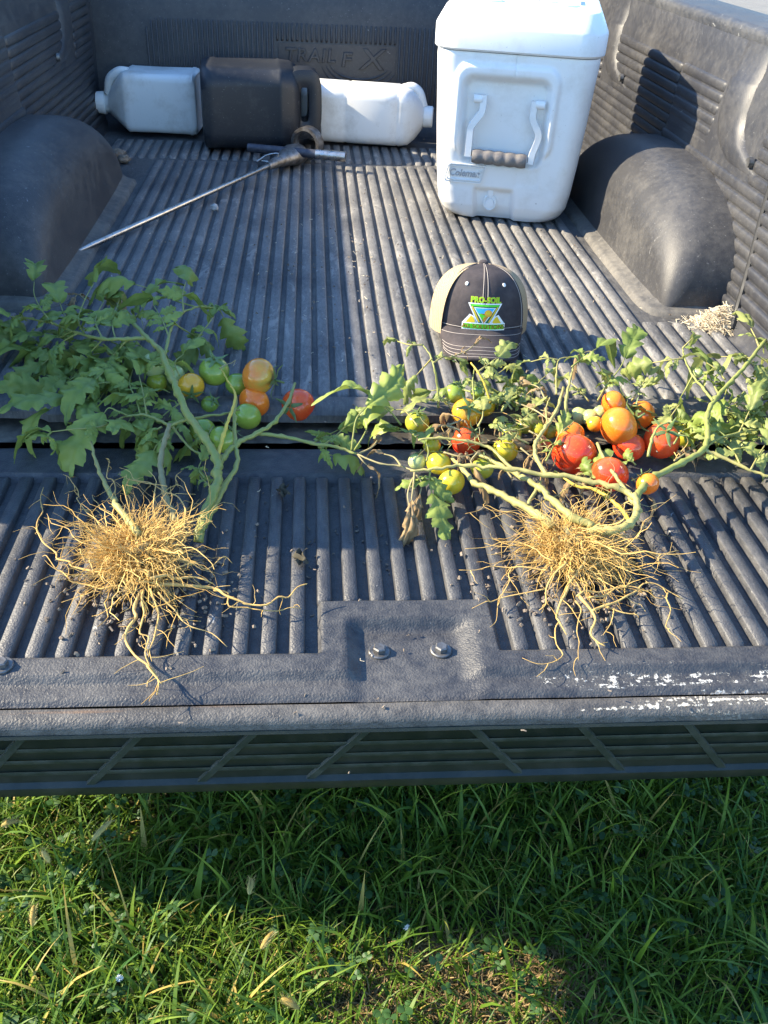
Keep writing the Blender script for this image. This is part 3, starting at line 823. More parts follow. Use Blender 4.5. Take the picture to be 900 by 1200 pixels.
m = MB(); m.loft([rz(.360, .360, .05, .333), rz(.376, .378, .055, .334), rz(.384, .388, .06, .338), rz(.385, .389, .06, .374), rz(.382, .386, .06, .379), rz(.345, .350, .05, .408), rz(.338, .342, .048, .4105), rz(.30, .31, .04, .4125)]); m.xf(Mc)
lid = m.build('lid', M['white'], cooler, sharp=28)
m = MB(); m.loft([rz(.35, .35, .05, .329), rz(.35, .35, .05, .3335)], False, False); m.xf(Mc).build('lid_gap', M['grey_mark'], cooler)
for cx, cy in ((-.085, -.085), (.085, -.085), (-.085, .09), (.085, .09)):
    m = MB(); m.loft([[(cx + r_ * math.cos(a), cy + r_ * .9 * math.sin(a), .4127 + h_) for a in np.linspace(0, 2 * math.pi, 24, False)] for r_, h_ in ((.036, 0), (.034, .0035), (.030, .0035), (.028, .0008))], False, True); m.xf(Mc).build('cup_holder', M['white'], lid, sharp=50)
m = MB(); m.box(.112, .124, -.06, .03, .4125, .419); m.xf(Mc).build('lid_ridge', M['white'], lid)
m = MB()
for k, (x, l) in enumerate(((-.026, .018), (-.018, .018), (-.010, .018), (.010, .018), (.028, .018))):
    m.box(x, x + .0022, -.02, -.02 + l, .4127, .4131)
for x, y in ((-.026, -.0015), (.010, -.0015), (.010, -.0200), (.024, -.0015)): m.box(x, x + .006, y - .002 + .0, y, .41275, .41315)
m.xf(Mc).build('lid_print', M['grey_mark'], lid)
yf = lambda x, z: -CD * (cw(z) / .36) / 2 - front_d(x, z)
# swing handle
hd = MB()
def arm(xs_):
    m = MB(); pts = spline(xs_, 5); rings = []
    for i, p in enumerate(pts):
        x, z, y = p
        tx, tz_ = (pts[min(i + 1, len(pts) - 1)][0] - pts[max(i - 1, 0)][0], pts[min(i + 1, len(pts) - 1)][1] - pts[max(i - 1, 0)][1])
        L = math.hypot(tx, tz_) or 1; nx, nz = -tz_ / L, tx / L; w = .0085
        rings.append([(x + nx * w, y, z + nz * w), (x + nx * w * .8, y - .010, z + nz * w * .8), (x - nx * w * .8, y - .010, z - nz * w * .8), (x - nx * w, y, z - nz * w)])
    return m.loft(rings)
yb = -.172
handle = arm([(-.066, .255, yb), (-.066, .228, yb), (-.072, .215, yb), (-.088, .195, yb), (-.090, .18, yb), (-.090, .135, yb)]).xf(Mc).build('handle_arm', M['white'], cooler, sharp=40)
arm([(.052, .250, yb), (.050, .222, yb), (.056, .208, yb), (.068, .190, yb), (.068, .175, yb), (.060, .150, yb), (.058, .130, yb)]).xf(Mc).build('handle_arm', M['white'], cooler, sharp=40)
for x, z in ((-.078, .247), (.064, .244)):
    m = MB(); m.tube([(x - .010, yb - .004, z), (x + .010, yb - .004, z)], .0085, 10); m.xf(Mc).build('pivot', M['white'], cooler)
m = MB(); pts = []; rad = []
for i in range(33):
    x = -.080 + .128 * i / 32; pts.append((x, yb - .006, .1365 - .0025 * i / 32)); rad.append(.0125 + .0022 * abs(math.sin(math.pi * i / 6.4)))
m.tube(pts, rad, 14); m.xf(Mc).build('grip', M['grey_grip'], cooler, sharp=60)
# raised badge with script lettering
def on_front(x, z, off): return (x, yf(x, z) - off, z)
def outline(cx, cz, hw, hh, r, wd, shear=.25):
    m = MB(); rings = []
    for a, b in rrect(hw * 2, hh * 2, r, 5) + [rrect(hw * 2, hh * 2, r, 5)[0]]:
        L = math.hypot(a / hw, b / hh)
        k = 1 - wd / max(abs(a), abs(b) * hw / hh)
        p, q = (cx + a + b * shear, cz + b), (cx + (a - math.copysign(wd, a)) + (b - math.copysign(wd, b)) * shear, cz + b - math.copysign(wd, b))
        rings.append([on_front(*p, -.001), on_front(*p, .0040), on_front(*q, .0040), on_front(*q, -.001)])
    return m.loft(rings, False, False)
badge = outline(-.093, .098, .046, .0195, .006, .0022).xf(Mc).build('badge', M['white'], cooler, sharp=30)
outline(-.093, .098, .041, .0150, .004, .0016).xf(Mc).build('badge_border', M['white'], badge, sharp=30)
me = text_mesh('Coleman', .0205, .0012, .0003, .25)
map_mesh(me, lambda x, y, z: Mc @ Vector(on_front(-.096 + x * .98, .0915 + y, .0012 + z)))
obj('lettering', me, M['badge_print'] if 'badge_print' in M else simple('badge_letter', (.40, .41, .43), .4), badge)
for (a, b, r_) in ((-.060, .100, .0062), (-.060, .100, .0042)):
    m = MB(); m.tube([on_front(a + r_ * math.cos(q), b + r_ * math.sin(q), .002) for q in np.linspace(0, 2 * math.pi, 17)], .0009, 5); m.xf(Mc).build('badge_mark', M['white'], badge)
# drain plug
dx, dz_ = -.028, .036
m = MB(); m.loft([[ (dx + r_ * math.cos(a), yf(dx, dz_) - h_, dz_ + r_ * math.sin(a)) for a in np.linspace(0, 2 * math.pi, 24, False)] for r_, h_ in ((.0175, -.002), (.0175, .006), (.0150, .008), (.0145, .005), (.010, .005), (.0095, .009))], False, True); m.xf(Mc)
plug = m.build('drain_plug', M['white'], cooler, sharp=40)
m = MB(); rings = []
for z, w_, o in ((.050, .007, .007), (.060, .0065, .009), (.070, .0065, .007), (.073, .005, .003)): rings.append([(dx - w_, yf(dx, dz_) - o, z), (dx + w_, yf(dx, dz_) - o, z), (dx + w_, yf(dx, dz_) + .008, z), (dx - w_, yf(dx, dz_) + .008, z)])
m.loft(rings); m.xf(Mc).build('plug_strap', M['white'], plug, sharp=40)

# ---- trucker cap
CC = Vector((.203, .358, RIBTOP + .020)); Mk = Matrix.Translation(CC) @ Matrix.Rotation(R(-4), 4, 'Z') @ Matrix.Rotation(R(-6), 4, 'X')
hat = thing('trucker_cap', (.203, .358, RIBTOP), 'charcoal trucker cap with tan mesh back and green emblem', 'cap')
CA, CBk, CF, CHt = .089, .100, .082, .114
def crown(ph, t_, off=0.):
    """ph: angle from the front, t_: 0 rim .. 1 top"""
    p = 2.75 + .25 * math.cos(ph); q = math.pi / 2 * t_
    r_ = math.cos(q) ** (2 / p); z = math.sin(q) ** (2 / p) * CHt * (1 - .05 * (1 - math.cos(ph)) / 2)
    b = CF if abs(ph) < math.pi / 2 else CBk
    bulge = 1 + .006 * math.sin(9 * ph) * (1 - t_)
    return Vector(((CA + off) * r_ * math.sin(ph) * bulge, -(b + off) * r_ * math.cos(ph) * bulge, z + off * t_))
PHF = R(54)
def half(t_): return PHF * (1 - .08 * t_) 
m = MB(); m.grid(lambda u, v: crown((2 * u - 1) * half(v), v * .985), 30, 22); m.xf(Mk); panel = m.build('front_panel', M['charcoal'], hat, sharp=0)
m = MB(); m.grid(lambda u, v: crown(half(v) + u * (2 * math.pi - 2 * half(v)), v * .985, -.0006), 46, 20); m.xf(Mk); m.build('mesh_back', M['cap_mesh'], hat, sharp=0)
m = MB(); m.loft([[Mk @ (crown(0, .998) + Vector((r_ * math.cos(a), r_ * math.sin(a) + .0, h_))) for a in np.linspace(0, 2 * math.pi, 14, False)] for r_, h_ in ((.0085, -.002), (.008, .002), (.005, .004), (.001, .0046))], False, True); m.build('button', M['charcoal'], hat)
def bill(u, v):
    q = 2 * u - 1; ph = q * R(58); base = crown(ph, .03, .001)
    L = .066 * (1 - abs(q) ** 3.2) ** .5
    x = base.x * (1 + .02 * v) * (1 - .10 * v * q * q); y = base.y - L * v
    z = base.z + .003 - .030 * v * (L / .066) - .020 * q * q * v - .004 * q * q
    return Vector((x, y, z))
m = MB(); m.grid(lambda u, v: bill(u, v), 36, 10); m.grid(lambda u, v: bill(u, v) - Vector((0, 0, .0032)), 36, 10); m.xf(Mk)
edge = MB(); m.loft([[Mk @ bill(i / 36, 1), Mk @ (bill(i / 36, 1) - Vector((0, 0, .0032)))] for i in range(37)], False, False, closed=False)
bl = m.build('bill', M['charcoal'], hat, sharp=50, fix=False)
for v in (.2, .62, .74, .86, .95):
    m = MB(); m.tube([Mk @ (bill(u, v) + Vector((0, 0, .0004))) for u in np.linspace(.05, .95, 44)], .00042, 4); m.build('stitching', M['stitch'], bl)
for off in (-.052, .052):
    m = MB(); m.tube([Mk @ crown(off + .0, t_, .0005) for t_ in np.linspace(.0, .97, 24)], .0005, 4); m.build('stitching', M['stitch'], panel)
m = MB(); m.tube([Mk @ crown(0, t_, .0002) for t_ in np.linspace(.0, .98, 24)], .0009, 5); m.build('seam', M['charcoal'], panel)
for s in (-1, 1):
    m = MB(); m.tube([Mk @ crown(s * half(t_) * .965, t_, .0006) for t_ in np.linspace(.0, .95, 24)], .0005, 4); m.build('stitching', M['stitch'], panel)
    m = MB(); m.tube([Mk @ crown(s * half(t_), t_, .0004) for t_ in np.linspace(.0, .95, 24)], .0014, 5); m.build('piping', M['charcoal'], panel)
    m = MB(); e = crown(s * .47, .60, .0008)
    cs = [Mk @ (crown(s * .47 + .024 * math.cos(a), .50 + .020 * math.sin(a), .0009)) for a in np.linspace(0, 2 * math.pi, 15)]
    m.tube(cs, .0013, 6); m.build('eyelet', M['eyelet'], panel)
m = MB(); m.tube([Mk @ crown(a, .045, .0006) for a in np.linspace(-PHF, PHF, 40)], .0005, 4); m.build('stitching', M['stitch'], panel)
# emblem: layers of thread laid on the front panel
def emb(lx, lz, off):
    zz = lz + .040                               # height above the rim
    tt = .5
    lo, hi = 0., .95
    for _ in range(22):
        tt = (lo + hi) / 2
        if crown(0, tt).z < zz: lo = tt
        else: hi = tt
    rr = math.hypot(crown(.3, tt).x, 0) / math.sin(.3)
    return Mk @ crown(lx / max(.02, rr), tt, off)
K = .000238
def patch(name, poly, col, off, parent=panel):
    bm = bmesh.new(); vs = [bm.verts.new(((x - 440) * K, (455 - y) * K * 1.0, 0)) for x, y in poly]
    f = bm.faces.new(vs); bmesh.ops.triangulate(bm, faces=[f])
    bmesh.ops.subdivide_edges(bm, edges=bm.edges[:], cuts=4, use_grid_fill=True)
    me = bpy.data.meshes.new(name); bm.to_mesh(me); bm.free()
    map_mesh(me, lambda x, y, z: emb(x, y, off)); recalc(me)
    return obj(name, me, M[col], parent)
star = patch('emblem', [(318, 362), (568, 362), (440, 592)], 'lg_white', .0010)
patch('emblem_band', [(332, 370), (552, 370), (440, 572)], 'lg_dark', .0014)
patch('emblem_legs', [(283, 503), (335, 440), (370, 455), (388, 503)], 'lg_white', .0009)
patch('emblem_legs', [(598, 503), (545, 440), (510, 455), (492, 503)], 'lg_white', .0009)
patch('emblem_legs', [(310, 500), (346, 450), (362, 462), (378, 490), (372, 500)], 'lg_yellow', .0016)
patch('emblem_legs', [(570, 500), (534, 450), (518, 462), (502, 490), (508, 500)], 'lg_yellow', .0016)
patch('emblem_line', [(338, 372), (546, 372), (540, 384), (346, 384)], 'lg_green', .0018)
patch('emblem_side', [(344, 386), (354, 386), (412, 494), (402, 494)], 'lg_yellow', .0018)
patch('emblem_side', [(538, 386), (528, 386), (470, 494), (480, 494)], 'lg_yellow', .0018)
patch('emblem_scene', [(362, 392), (520, 392), (440, 512)], 'lg_white', .0019)
patch('emblem_sky', [(370, 396), (510, 396), (486, 432), (394, 432)], 'lg_blue', .0022)
patch('emblem_field', [(396, 432), (484, 432), (440, 502)], 'lg_brown', .0022)
patch('emblem_hill', [(392, 428), (420, 436), (452, 448), (428, 478)], 'lg_green', .0025)
for k in range(4): patch('emblem_row', [(436 + k * 10, 452 + k), (441 + k * 10, 452), (440 + k * 4, 494 - k * 6), (437 + k * 4, 494 - k * 6)], 'lg_orange', .0026)
patch('emblem_sun', [(467 + 27 * math.cos(a), 430 + 25 * math.sin(a)) for a in np.linspace(0, 2 * math.pi, 16, False)], 'lg_orange', .0028)
patch('emblem_sun', [(464 + 17 * math.cos(a), 427 + 16 * math.sin(a)) for a in np.linspace(0, 2 * math.pi, 14, False)], 'lg_yellow', .0031)
patch('banner', [(284, 500), (600, 500), (600, 552), (284, 552)], 'lg_white', .0022)
patch('banner', [(294, 508), (590, 508), (590, 544), (294, 544)], 'lg_green', .0025)
def words(s_, cx, y_base, size, col, off, wx=1., thick=0.):
    me = text_mesh(s_, size, 0, 0, 0, 1.05)
    if thick:
        bm = bmesh.new(); bm.from_mesh(me)
        bm.to_mesh(me); bm.free()
    map_mesh(me, lambda x, y, z: emb((cx - 440) * K + x * wx, (455 - y_base) * K * 1.0 + y, off))
    return obj('lettering', me, M[col], panel)
for dx_, dy_ in ((-3, -2), (3, -2), (-3, 2), (3, 2), (0, 3)): words('PRO-SOIL', 446 + dx_, 357 + dy_, .0128, 'lg_yellow', .0011 + .00002 * dx_, .92)
words('PRO-SOIL', 446, 357, .0128, 'lg_green', .0019, .92)
for dx_, dy_ in ((-2, 0), (2, 0)): words('AG SOLUTIONS', 442 + dx_, 540, 0.0108, 'lg_yellow', .0029 + .00002 * dx_, .93)
words('AG SOLUTIONS', 442, 540, 0.0108, 'lg_black', .0034, .93)

# ================================================================== tomato plants
def leaflet_mesh(seed, L=.06, W=.036, fold=.35, droop=.5, curl=.0, lob=4):
    """one lobed and toothed leaflet along +y: folded midrib, quilted veins, curling margin"""
    g = random.Random(seed); n, k = 26, 4; W *= .86; curl += .22; droop *= 1.2
    vs = []; fs = []; ph = g.random() * 6; kink = g.uniform(-.12, .12)
    for i in range(n + 1):
        t_ = i / n
        env = math.sin(math.pi * min(1, t_ * .90 + .07)) ** .75 * (1 - .48 * t_) * 1.30
        z0 = -L * .55 * droop * t_ * t_ + .12 * L * math.sin(math.pi * t_)
        y = L * t_ * (1 - .18 * abs(droop) * t_)
        for j in range(-k, k + 1):
            s_ = j / k; sg = 1 if j >= 0 else -1
            fr = (t_ * lob + .12 * sg + ph) % 1.0
            tooth = 1 - .50 * (1 - fr) ** 1.4 - .12 * ((t_ * lob * 3 + ph) % 1.0)
            w = max(env * W / 2 * (tooth if 0 < i < n else .35), .0006)
            a = fold * .8
            x = s_ * w * math.cos(a)
            z = z0 + abs(s_) * w * math.sin(fold) - curl * s_ * s_ * w * 1.1
            vein = abs(((t_ - abs(s_) * .12) * lob * 1.0 + ph) % 1.0 - .5) * 2
            z += .0022 * (1 - vein ** 2) * (1 - .25 * abs(s_)) * (1 if abs(s_) > .05 else .1)
            z += .0026 * math.sin(t_ * 13 + ph + sg) * s_ * s_
            vs.append((x + L * kink * t_ * t_ + .004 * math.sin(t_ * 5 + ph) * t_, y + abs(s_) * w * .30 * (1 - t_), z))
    m_ = 2 * k + 1
    for i in range(n):
        for j in range(m_ - 1): fs.append((i * m_ + j, i * m_ + j + 1, (i + 1) * m_ + j + 1, (i + 1) * m_ + j))
    me = bpy.data.meshes.new('leaflet'); me.from_pydata(vs, [], fs); me.shade_smooth(); me.update()
    return me
LEAF = {}
def leaf_set(key, mat, specs):
    LEAF[key] = []
    for i, kw in enumerate(specs):
        me = leaflet_mesh(100 + i * 7 + hash_(key), **kw); me.materials.append(M[mat]); LEAF[key].append(me)
def hash_(s_): return sum(ord(c) * (i + 1) for i, c in enumerate(s_))
specs = [dict(fold=.25, droop=.4), dict(fold=.5, droop=.75, W=.032), dict(fold=-.2, droop=.6, curl=.3, W=.038), dict(fold=.1, droop=-.3, W=.040), dict(fold=.6, droop=.2, curl=.5), dict(fold=-.35, droop=.9, curl=.5, W=.034, lob=4), dict(fold=.3, droop=1.1, W=.030, lob=2)]
leaf_set('green', 'leaf', specs)
leaf_set('lit', 'leaf_lit', specs)
leaf_set('dry', 'leaf_dry', [dict(fold=.9, droop=1.3, curl=.9, W=.026), dict(fold=-.7, droop=1.6, curl=.8, W=.028), dict(fold=1.1, droop=.7, curl=.7, W=.022)])

def frame(pos, d, nrm, scale=1., roll=0.):
    d = Vector(d).normalized(); nrm = Vector(nrm); x = d.cross(nrm).normalized(); z = x.cross(d)
    m_ = Matrix((x, d, z)).transposed().to_4x4() @ Matrix.Rotation(roll, 4, 'Y')
    return Matrix.Translation(pos) @ m_ @ Matrix.Scale(scale, 4)

def base_z(p): return RIBTOP if p[1] > .075 else .0

def stem(plant, pts, r0, r1, mat='stem', name='stem', n=8, knots=True, parts=6):
    r0 *= .70; r1 *= .72
    P_ = spline(pts, parts); N = len(P_)
    if knots:
        gj = random.Random(int(abs(P_[0][0]) * 1e5) + N)
        P_ = [tuple(c_ + gj.gauss(0, .16) * r0 for c_ in p) for p in P_]
    rad = []
    for i in range(N):
        f = i / (N - 1); r_ = r0 + (r1 - r0) * f
        if knots and i % (parts) == 0 and 0 < i < N - 1: r_ *= 1.32
        rad.append(r_ * (1 + .10 * math.sin(i * 2.3 + r0 * 9000)))
    m = MB(); m.tube(P_, rad, n)
    return m.build(name, M[mat], plant, sharp=0)

LN = {}
def leaf(plant, pts, size=.06, pairs=2, key='green', seed=0, flop=.5, mat=None, nocheck=False, term=True):
    """compound leaf: a rachis with side leaflets and one at the tip"""
    g = random.Random(seed); size *= 1.5 if key == 'green' else 1.28
    P_ = [Vector(p) for p in spline(pts, 6)]; N = len(P_)
    m = MB(); m.tube(P_, [.0016 - .0009 * i / N for i in range(N)], 5)
    lf = m.build('leaf', M[mat or ('stem' if key == 'green' else 'stem_pale' if key == 'lit' else 'stem_brown')], plant, sharp=0)
    def add(p, d, sc, roll):
        d = d.normalized()
        me = g.choice(LEAF[key])
        if p.z < base_z(p) + .012 and d.z < .05: d.z = .12
        up_ = Vector((g.gauss(0, .3), g.gauss(-.12, .3), 1))
        obj('leaflet', me, None, lf, frame(p, d, up_, sc, roll))
    for k in range(pairs):
        f = .42 + .5 * k / max(1, pairs) ; i = min(N - 2, int(f * N)); p = P_[i]; tg = (P_[i + 1] - P_[i - 1]).normalized()
        for s in (-1, 1):
            side = Vector((tg.y, -tg.x, 0)).normalized() * s
            d = tg * g.uniform(.3, .8) + side * 1.0 + Vector((0, 0, g.uniform(-.55, .35) * flop * 1.4))
            add(p, d, size / .06 * g.uniform(.6, .95) * (.72 + .28 * k / max(1, pairs)), g.gauss(0, .5))
            if g.random() < .55: add(P_[max(1, i - 2)], d + tg * g.uniform(-.5, .5), size / .06 * g.uniform(.28, .42), g.gauss(0, .5))
    if term:
        tg = (P_[-1] - P_[-4]).normalized()
        add(P_[-1], tg + Vector((0, 0, g.uniform(-.35, .2) * flop)), size / .06 * g.uniform(.95, 1.2), g.gauss(0, .4))
    return lf

def tomato_mesh(seed, sq=.92, lobes=5, amp=.025, plum=0.):
    m = MB(); rings = []
    for i in range(17):
        a = math.pi * i / 16; ring = []
        for j in range(24):
            b = 2 * math.pi * j / 24
            r_ = math.sin(a) * (1 + amp * math.cos(lobes * b + seed) * (math.sin(a) ** .5) * (.5 + .5 * math.cos(a)) + plum * .1 * math.cos(a))
            z = math.cos(a) * sq - .12 * math.exp(-(a / .28) ** 2) + .03 * math.exp(-((math.pi - a) / .2) ** 2)
            ring.append((.03 * r_ * math.cos(b), .03 * r_ * math.sin(b), .03 * z))
        rings.append(ring)
    m.loft(rings[1:-1], True, True)
    return m.mesh('tomato', True, 0)
TMESH = [tomato_mesh(0, amp=.012), tomato_mesh(1, .88, 6, .014), tomato_mesh(2, 1.02, 4, .02, .5)]
def calyx_mesh():
    m = MB()
    for k in range(5):
        a = k * 1.2566 + .2; rings = []
        for f, w, h in ((.08, .10, .92), (.3, .13, .97), (.6, .10, .90), (.85, .06, .88 + .08 * (k % 2)), (1.05, .01, .95 + .1 * (k % 3))):
            c_, s_ = math.cos(a), math.sin(a)
            rings.append([(.03 * (c_ * f - s_ * w * q), .03 * (s_ * f + c_ * w * q), .03 * (h - abs(q) * .03)) for q in (-1, 0, 1)])
        m.loft(rings, False, False, closed=False)
    m.tube([(0, 0, .026), (.002, .001, .034), (.006, .002, .042)], [.0022, .002, .0016], 6)
    return m.mesh('calyx', True, 0)
CALYX = calyx_mesh()
TMAT = {}
def tomato(plant, spec, kind, axis=(0, 0, 1), calyx=True, var=0, label=None):
    x, y, z, r_ = spec
    key = (kind, var)
    if key not in TMAT:
        me = TMESH[var].copy(); me.materials.clear(); me.materials.append(TM[kind]); TMAT[key] = me
    ax = Vector(axis).normalized(); q = ax.to_track_quat('Z', 'Y').to_matrix().to_4x4()
    Mx = Matrix.Translation((x, y, z)) @ q @ Matrix.Rotation(x * 40, 4, 'Z') @ Matrix.Scale(r_ / .03, 4)
    o = obj('tomato', TMAT[key], None, plant, Mx)
    if label: o['label'] = label
    if calyx:
        if not CALYX.materials: CALYX.materials.append(M['calyx'])
        obj('calyx', CALYX, None, o, Mx @ Matrix.Scale(1.02, 4))
    return o

def roots(plant, cx, cy, z0, rx, ry, h, n, seed, thick):
    g = random.Random(seed); n = int(n * 1.2)
    m = MB()
    bundles = [(g.uniform(0, 6.283), g.uniform(-.1, .9), g.uniform(.55, 1.15)) for _ in range(16)]
    for i in range(n):
        ba, be, bl_ = g.choice(bundles); a = ba + g.gauss(0, .22); el = be + g.gauss(0, .16)
        if g.random() < .42: a = g.uniform(0, 6.283); el = g.uniform(-.1, 1.2); bl_ = .55
        st = Vector((cx + g.gauss(0, .012), cy + g.gauss(0, .012), z0 + h * .45 + g.gauss(0, .008)))
        d = Vector((math.cos(a) * math.cos(el) * rx, math.sin(a) * math.cos(el) * ry, math.sin(el) * h * .9)); L = bl_ * (g.uniform(.3, 1.0) if g.random() < .88 else g.uniform(.9, 1.5))
        pts = []; p = st.copy(); k = 11; dd = d.normalized(); step = d.length * L / (k - 1) * 1.12
        for q in range(k):
            f = q / (k - 1)
            dd = (dd + Vector((g.gauss(0, .42), g.gauss(0, .42), g.gauss(-.06, .34))) * min(1, .25 + f) + d.normalized() * .10).normalized()
            p = p + dd * step; pp = p.copy()
            pp.z = max(pp.z, base_z(pp) + .0015 + .002 * g.random()) if pp.y > -.44 else max(pp.z, -.008)
            pts.append(pp)
        r_ = g.choice([g.uniform(.0002, .0004), g.uniform(.00025, .0005), g.uniform(.0003, .0006), g.uniform(.0005, .001)])
        m.tube(pts, [r_ * (1.25 - .8 * q / (k - 1)) for q in range(k)], 3, False)
    tag(m.build('fine_roots', M['root_fine'], plant, sharp=0, fix=False), kind='stuff')
    # woody crown of the root with soil still stuck to it
    bm = bmesh.new(); bmesh.ops.create_icosphere(bm, subdivisions=4, radius=1)
    for v in bm.verts:
        k = 1 + .30 * noise.noise(v.co * 2.1 + Vector((seed, 0, 0))) + .16 * noise.noise(v.co * 6 + Vector((0, seed, 0)))
        v.co = Vector((cx + v.co.x * k * .026, cy + v.co.y * k * .022, max(.0, z0 + h * .42 + v.co.z * k * .020)))
    me = bpy.data.meshes.new('root_crown'); bm.to_mesh(me); bm.free(); me.shade_smooth()
    obj('root_crown', me, M['stem_brown'], plant)
    for pts, r_ in thick:
        r_ *= .62
        # a root wanders: add kinks between the measured points
        P_ = []
        for i in range(len(pts) - 1):
            a_, b_ = Vector(pts[i]), Vector(pts[i + 1]); P_.append(a_)
            nseg = max(1, int((b_ - a_).length / .013))
            for q in range(1, nseg): P_.append(a_.lerp(b_, q / nseg) + Vector((g.gauss(0, .0038), g.gauss(0, .0038), g.gauss(0, .0025))))
        P_.append(Vector(pts[-1]))
        for p in P_: p.z = max(p.z, (base_z(p) if p.y > -.45 else -.008) + r_ * .7)
        S_ = spline(P_, 3); N = len(S_)
        mm = MB(); mm.tube(S_, [r_ * (1.15 - .85 * i / N) * (1 + .12 * math.sin(i * 1.7)) for i in range(N)], 6)
        rt_ = mm.build('root', M['root'], plant, sharp=0)
        # rootlets
        mm = MB(); cnt = 0
        for i in range(3, N - 1, 2):
            if g.random() < .5:
                p = Vector(S_[i]); q = [p]
                d = Vector((g.gauss(0, 1), g.gauss(0, 1), g.gauss(0, .5))).normalized() * g.uniform(.006, .014)
                for k in range(4):
                    d = d + Vector((g.gauss(0, .004), g.gauss(0, .004), -.001)); nx = q[-1] + d * .5; nx.z = max(nx.z, (base_z(nx) if nx.y > -.45 else -.008) + .001); q.append(nx)
                mm.tube(q, [.00055, .0005, .0004, .0003, .0002], 3, False); cnt += 1
        if cnt: tag(mm.build('rootlets', M['root_fine'], rt_, sharp=0, fix=False), kind='stuff')

# ---------------------------------------------------------------- plant in the shade (left)
pl = thing('tomato_plant', (-0.3088, -0.2838, -0.0000), 'uprooted tomato plant in the shade, big green leaves, green, orange and one red tomato', 'tomato plant', 'uprooted tomato plants on the tailgate')
stem(pl, [(-0.2413, -0.2518, 0.0200), (-0.2347, -0.2214, 0.0350), (-0.2242, -0.1835, 0.0500), (-0.2213, -0.1582, 0.0600), (-0.2268, -0.1280, 0.0650), (-0.2467, -0.0890, 0.0750), (-0.2684, -0.0500, 0.0850), (-0.2872, -0.0079, 0.1000), (-0.3034, 0.0336, 0.1100), (-0.3245, 0.0896, 0.1200)], .0095, .0062)
stem(pl, [(-0.3245, 0.0896, 0.1200), (-0.3498, 0.1348, 0.1200), (-0.3974, 0.2443, 0.1050), (-0.4395, 0.3416, 0.0900), (-0.4893, 0.4297, 0.0700)], .0055, .003)
stem(pl, [(-0.3502, 0.1361, 0.1180), (-0.3792, 0.1388, 0.1150), (-0.4200, 0.1488, 0.1100), (-0.4690, 0.1923, 0.1000), (-0.5208, 0.2509, 0.0900), (-0.5896, 0.3004, 0.0800)], .0048, .0020)
stem(pl, [(-0.3171, 0.0769, 0.1150), (-0.3159, 0.1202, 0.1200), (-0.3176, 0.1646, 0.1200), (-0.3089, 0.2257, 0.1200), (-0.2891, 0.2672, 0.1150), (-0.2689, 0.3124, 0.1000)], .0038, .0016)
stem(pl, [(-0.2372, -0.2439, 0.0300), (-0.2257, -0.2025, 0.0350), (-0.2138, -0.1542, 0.0400), (-0.2008, -0.1233, 0.0500), (-0.2042, -0.0816, 0.0600), (-0.2077, -0.0362, 0.0750), (-0.2099, 0.0185, 0.0800)], .0062, .0030)
stem(pl, [(-0.2245, -0.1356, 0.0550), (-0.2187, -0.1095, 0.0550), (-0.2019, -0.0816, 0.0600), (-0.1769, -0.0619, 0.0650), (-0.1515, -0.0365, 0.0700), (-0.1331, 0.0159, 0.0750), (-0.1239, 0.0765, 0.0750)], .0062, .0028)
stem(pl, [(-0.1749, -0.0567, 0.0620), (-0.1415, -0.0601, 0.0600), (-0.0996, -0.0702, 0.0550), (-0.0637, -0.0733, 0.0500), (-0.0364, -0.0834, 0.0450)], .0042, .0026)
stem(pl, [(-0.2261, -0.1264, 0.0600), (-0.2195, -0.0842, 0.0750), (-0.2125, -0.0445, 0.0850), (-0.2083, 0.0021, 0.0900), (-0.2207, 0.0410, 0.0920), (-0.2359, 0.0901, 0.0900)], .0042, .0012, 'stem_yellow')
stem(pl, [(-0.2385, 0.0901, 0.0900), (-0.2313, 0.0979, 0.0920), (-0.2198, 0.1008, 0.0950), (-0.2143, 0.0993, 0.1000), (-0.2177, 0.0882, 0.0940)], .0012, .0005, 'stem_brown')
stem(pl, [(-0.2624, -0.2437, 0.0300), (-0.2701, -0.2286, 0.0350), (-0.2861, -0.1902, 0.0400), (-0.2970, -0.1453, 0.0450), (-0.3042, -0.1039, 0.0500), (-0.3016, -0.0637, 0.0600), (-0.2985, -0.0389, 0.0650)], .0060, .0048, 'stem_brown')
stem(pl, [(-0.2982, -0.0413, 0.0650), (-0.2795, -0.0354, 0.0700), (-0.2498, -0.0317, 0.0750), (-0.2241, -0.0240, 0.0750), (-0.2041, -0.0019, 0.0700)], .0034, .0018)
stem(pl, [(-0.2982, -0.0413, 0.0650), (-0.3187, -0.0154, 0.0600), (-0.3413, -0.0006, 0.0600), (-0.3690, 0.0031, 0.0550)], .0034, .002)
stem(pl, [(-0.2991, -0.0276, 0.0600), (-0.2832, -0.0487, 0.0500), (-0.2683, -0.0623, 0.0400), (-0.2476, -0.0806, 0.0400)], .0028, .0018)
stem(pl, [(-0.3047, -0.2810, 0.0500), (-0.3196, -0.2598, 0.0550), (-0.3394, -0.2270, 0.0550), (-0.3614, -0.1773, 0.0500), (-0.3848, -0.1215, 0.0500), (-0.4027, -0.0721, 0.0550)], .0072, .0022, 'stem_pale')
i = 0
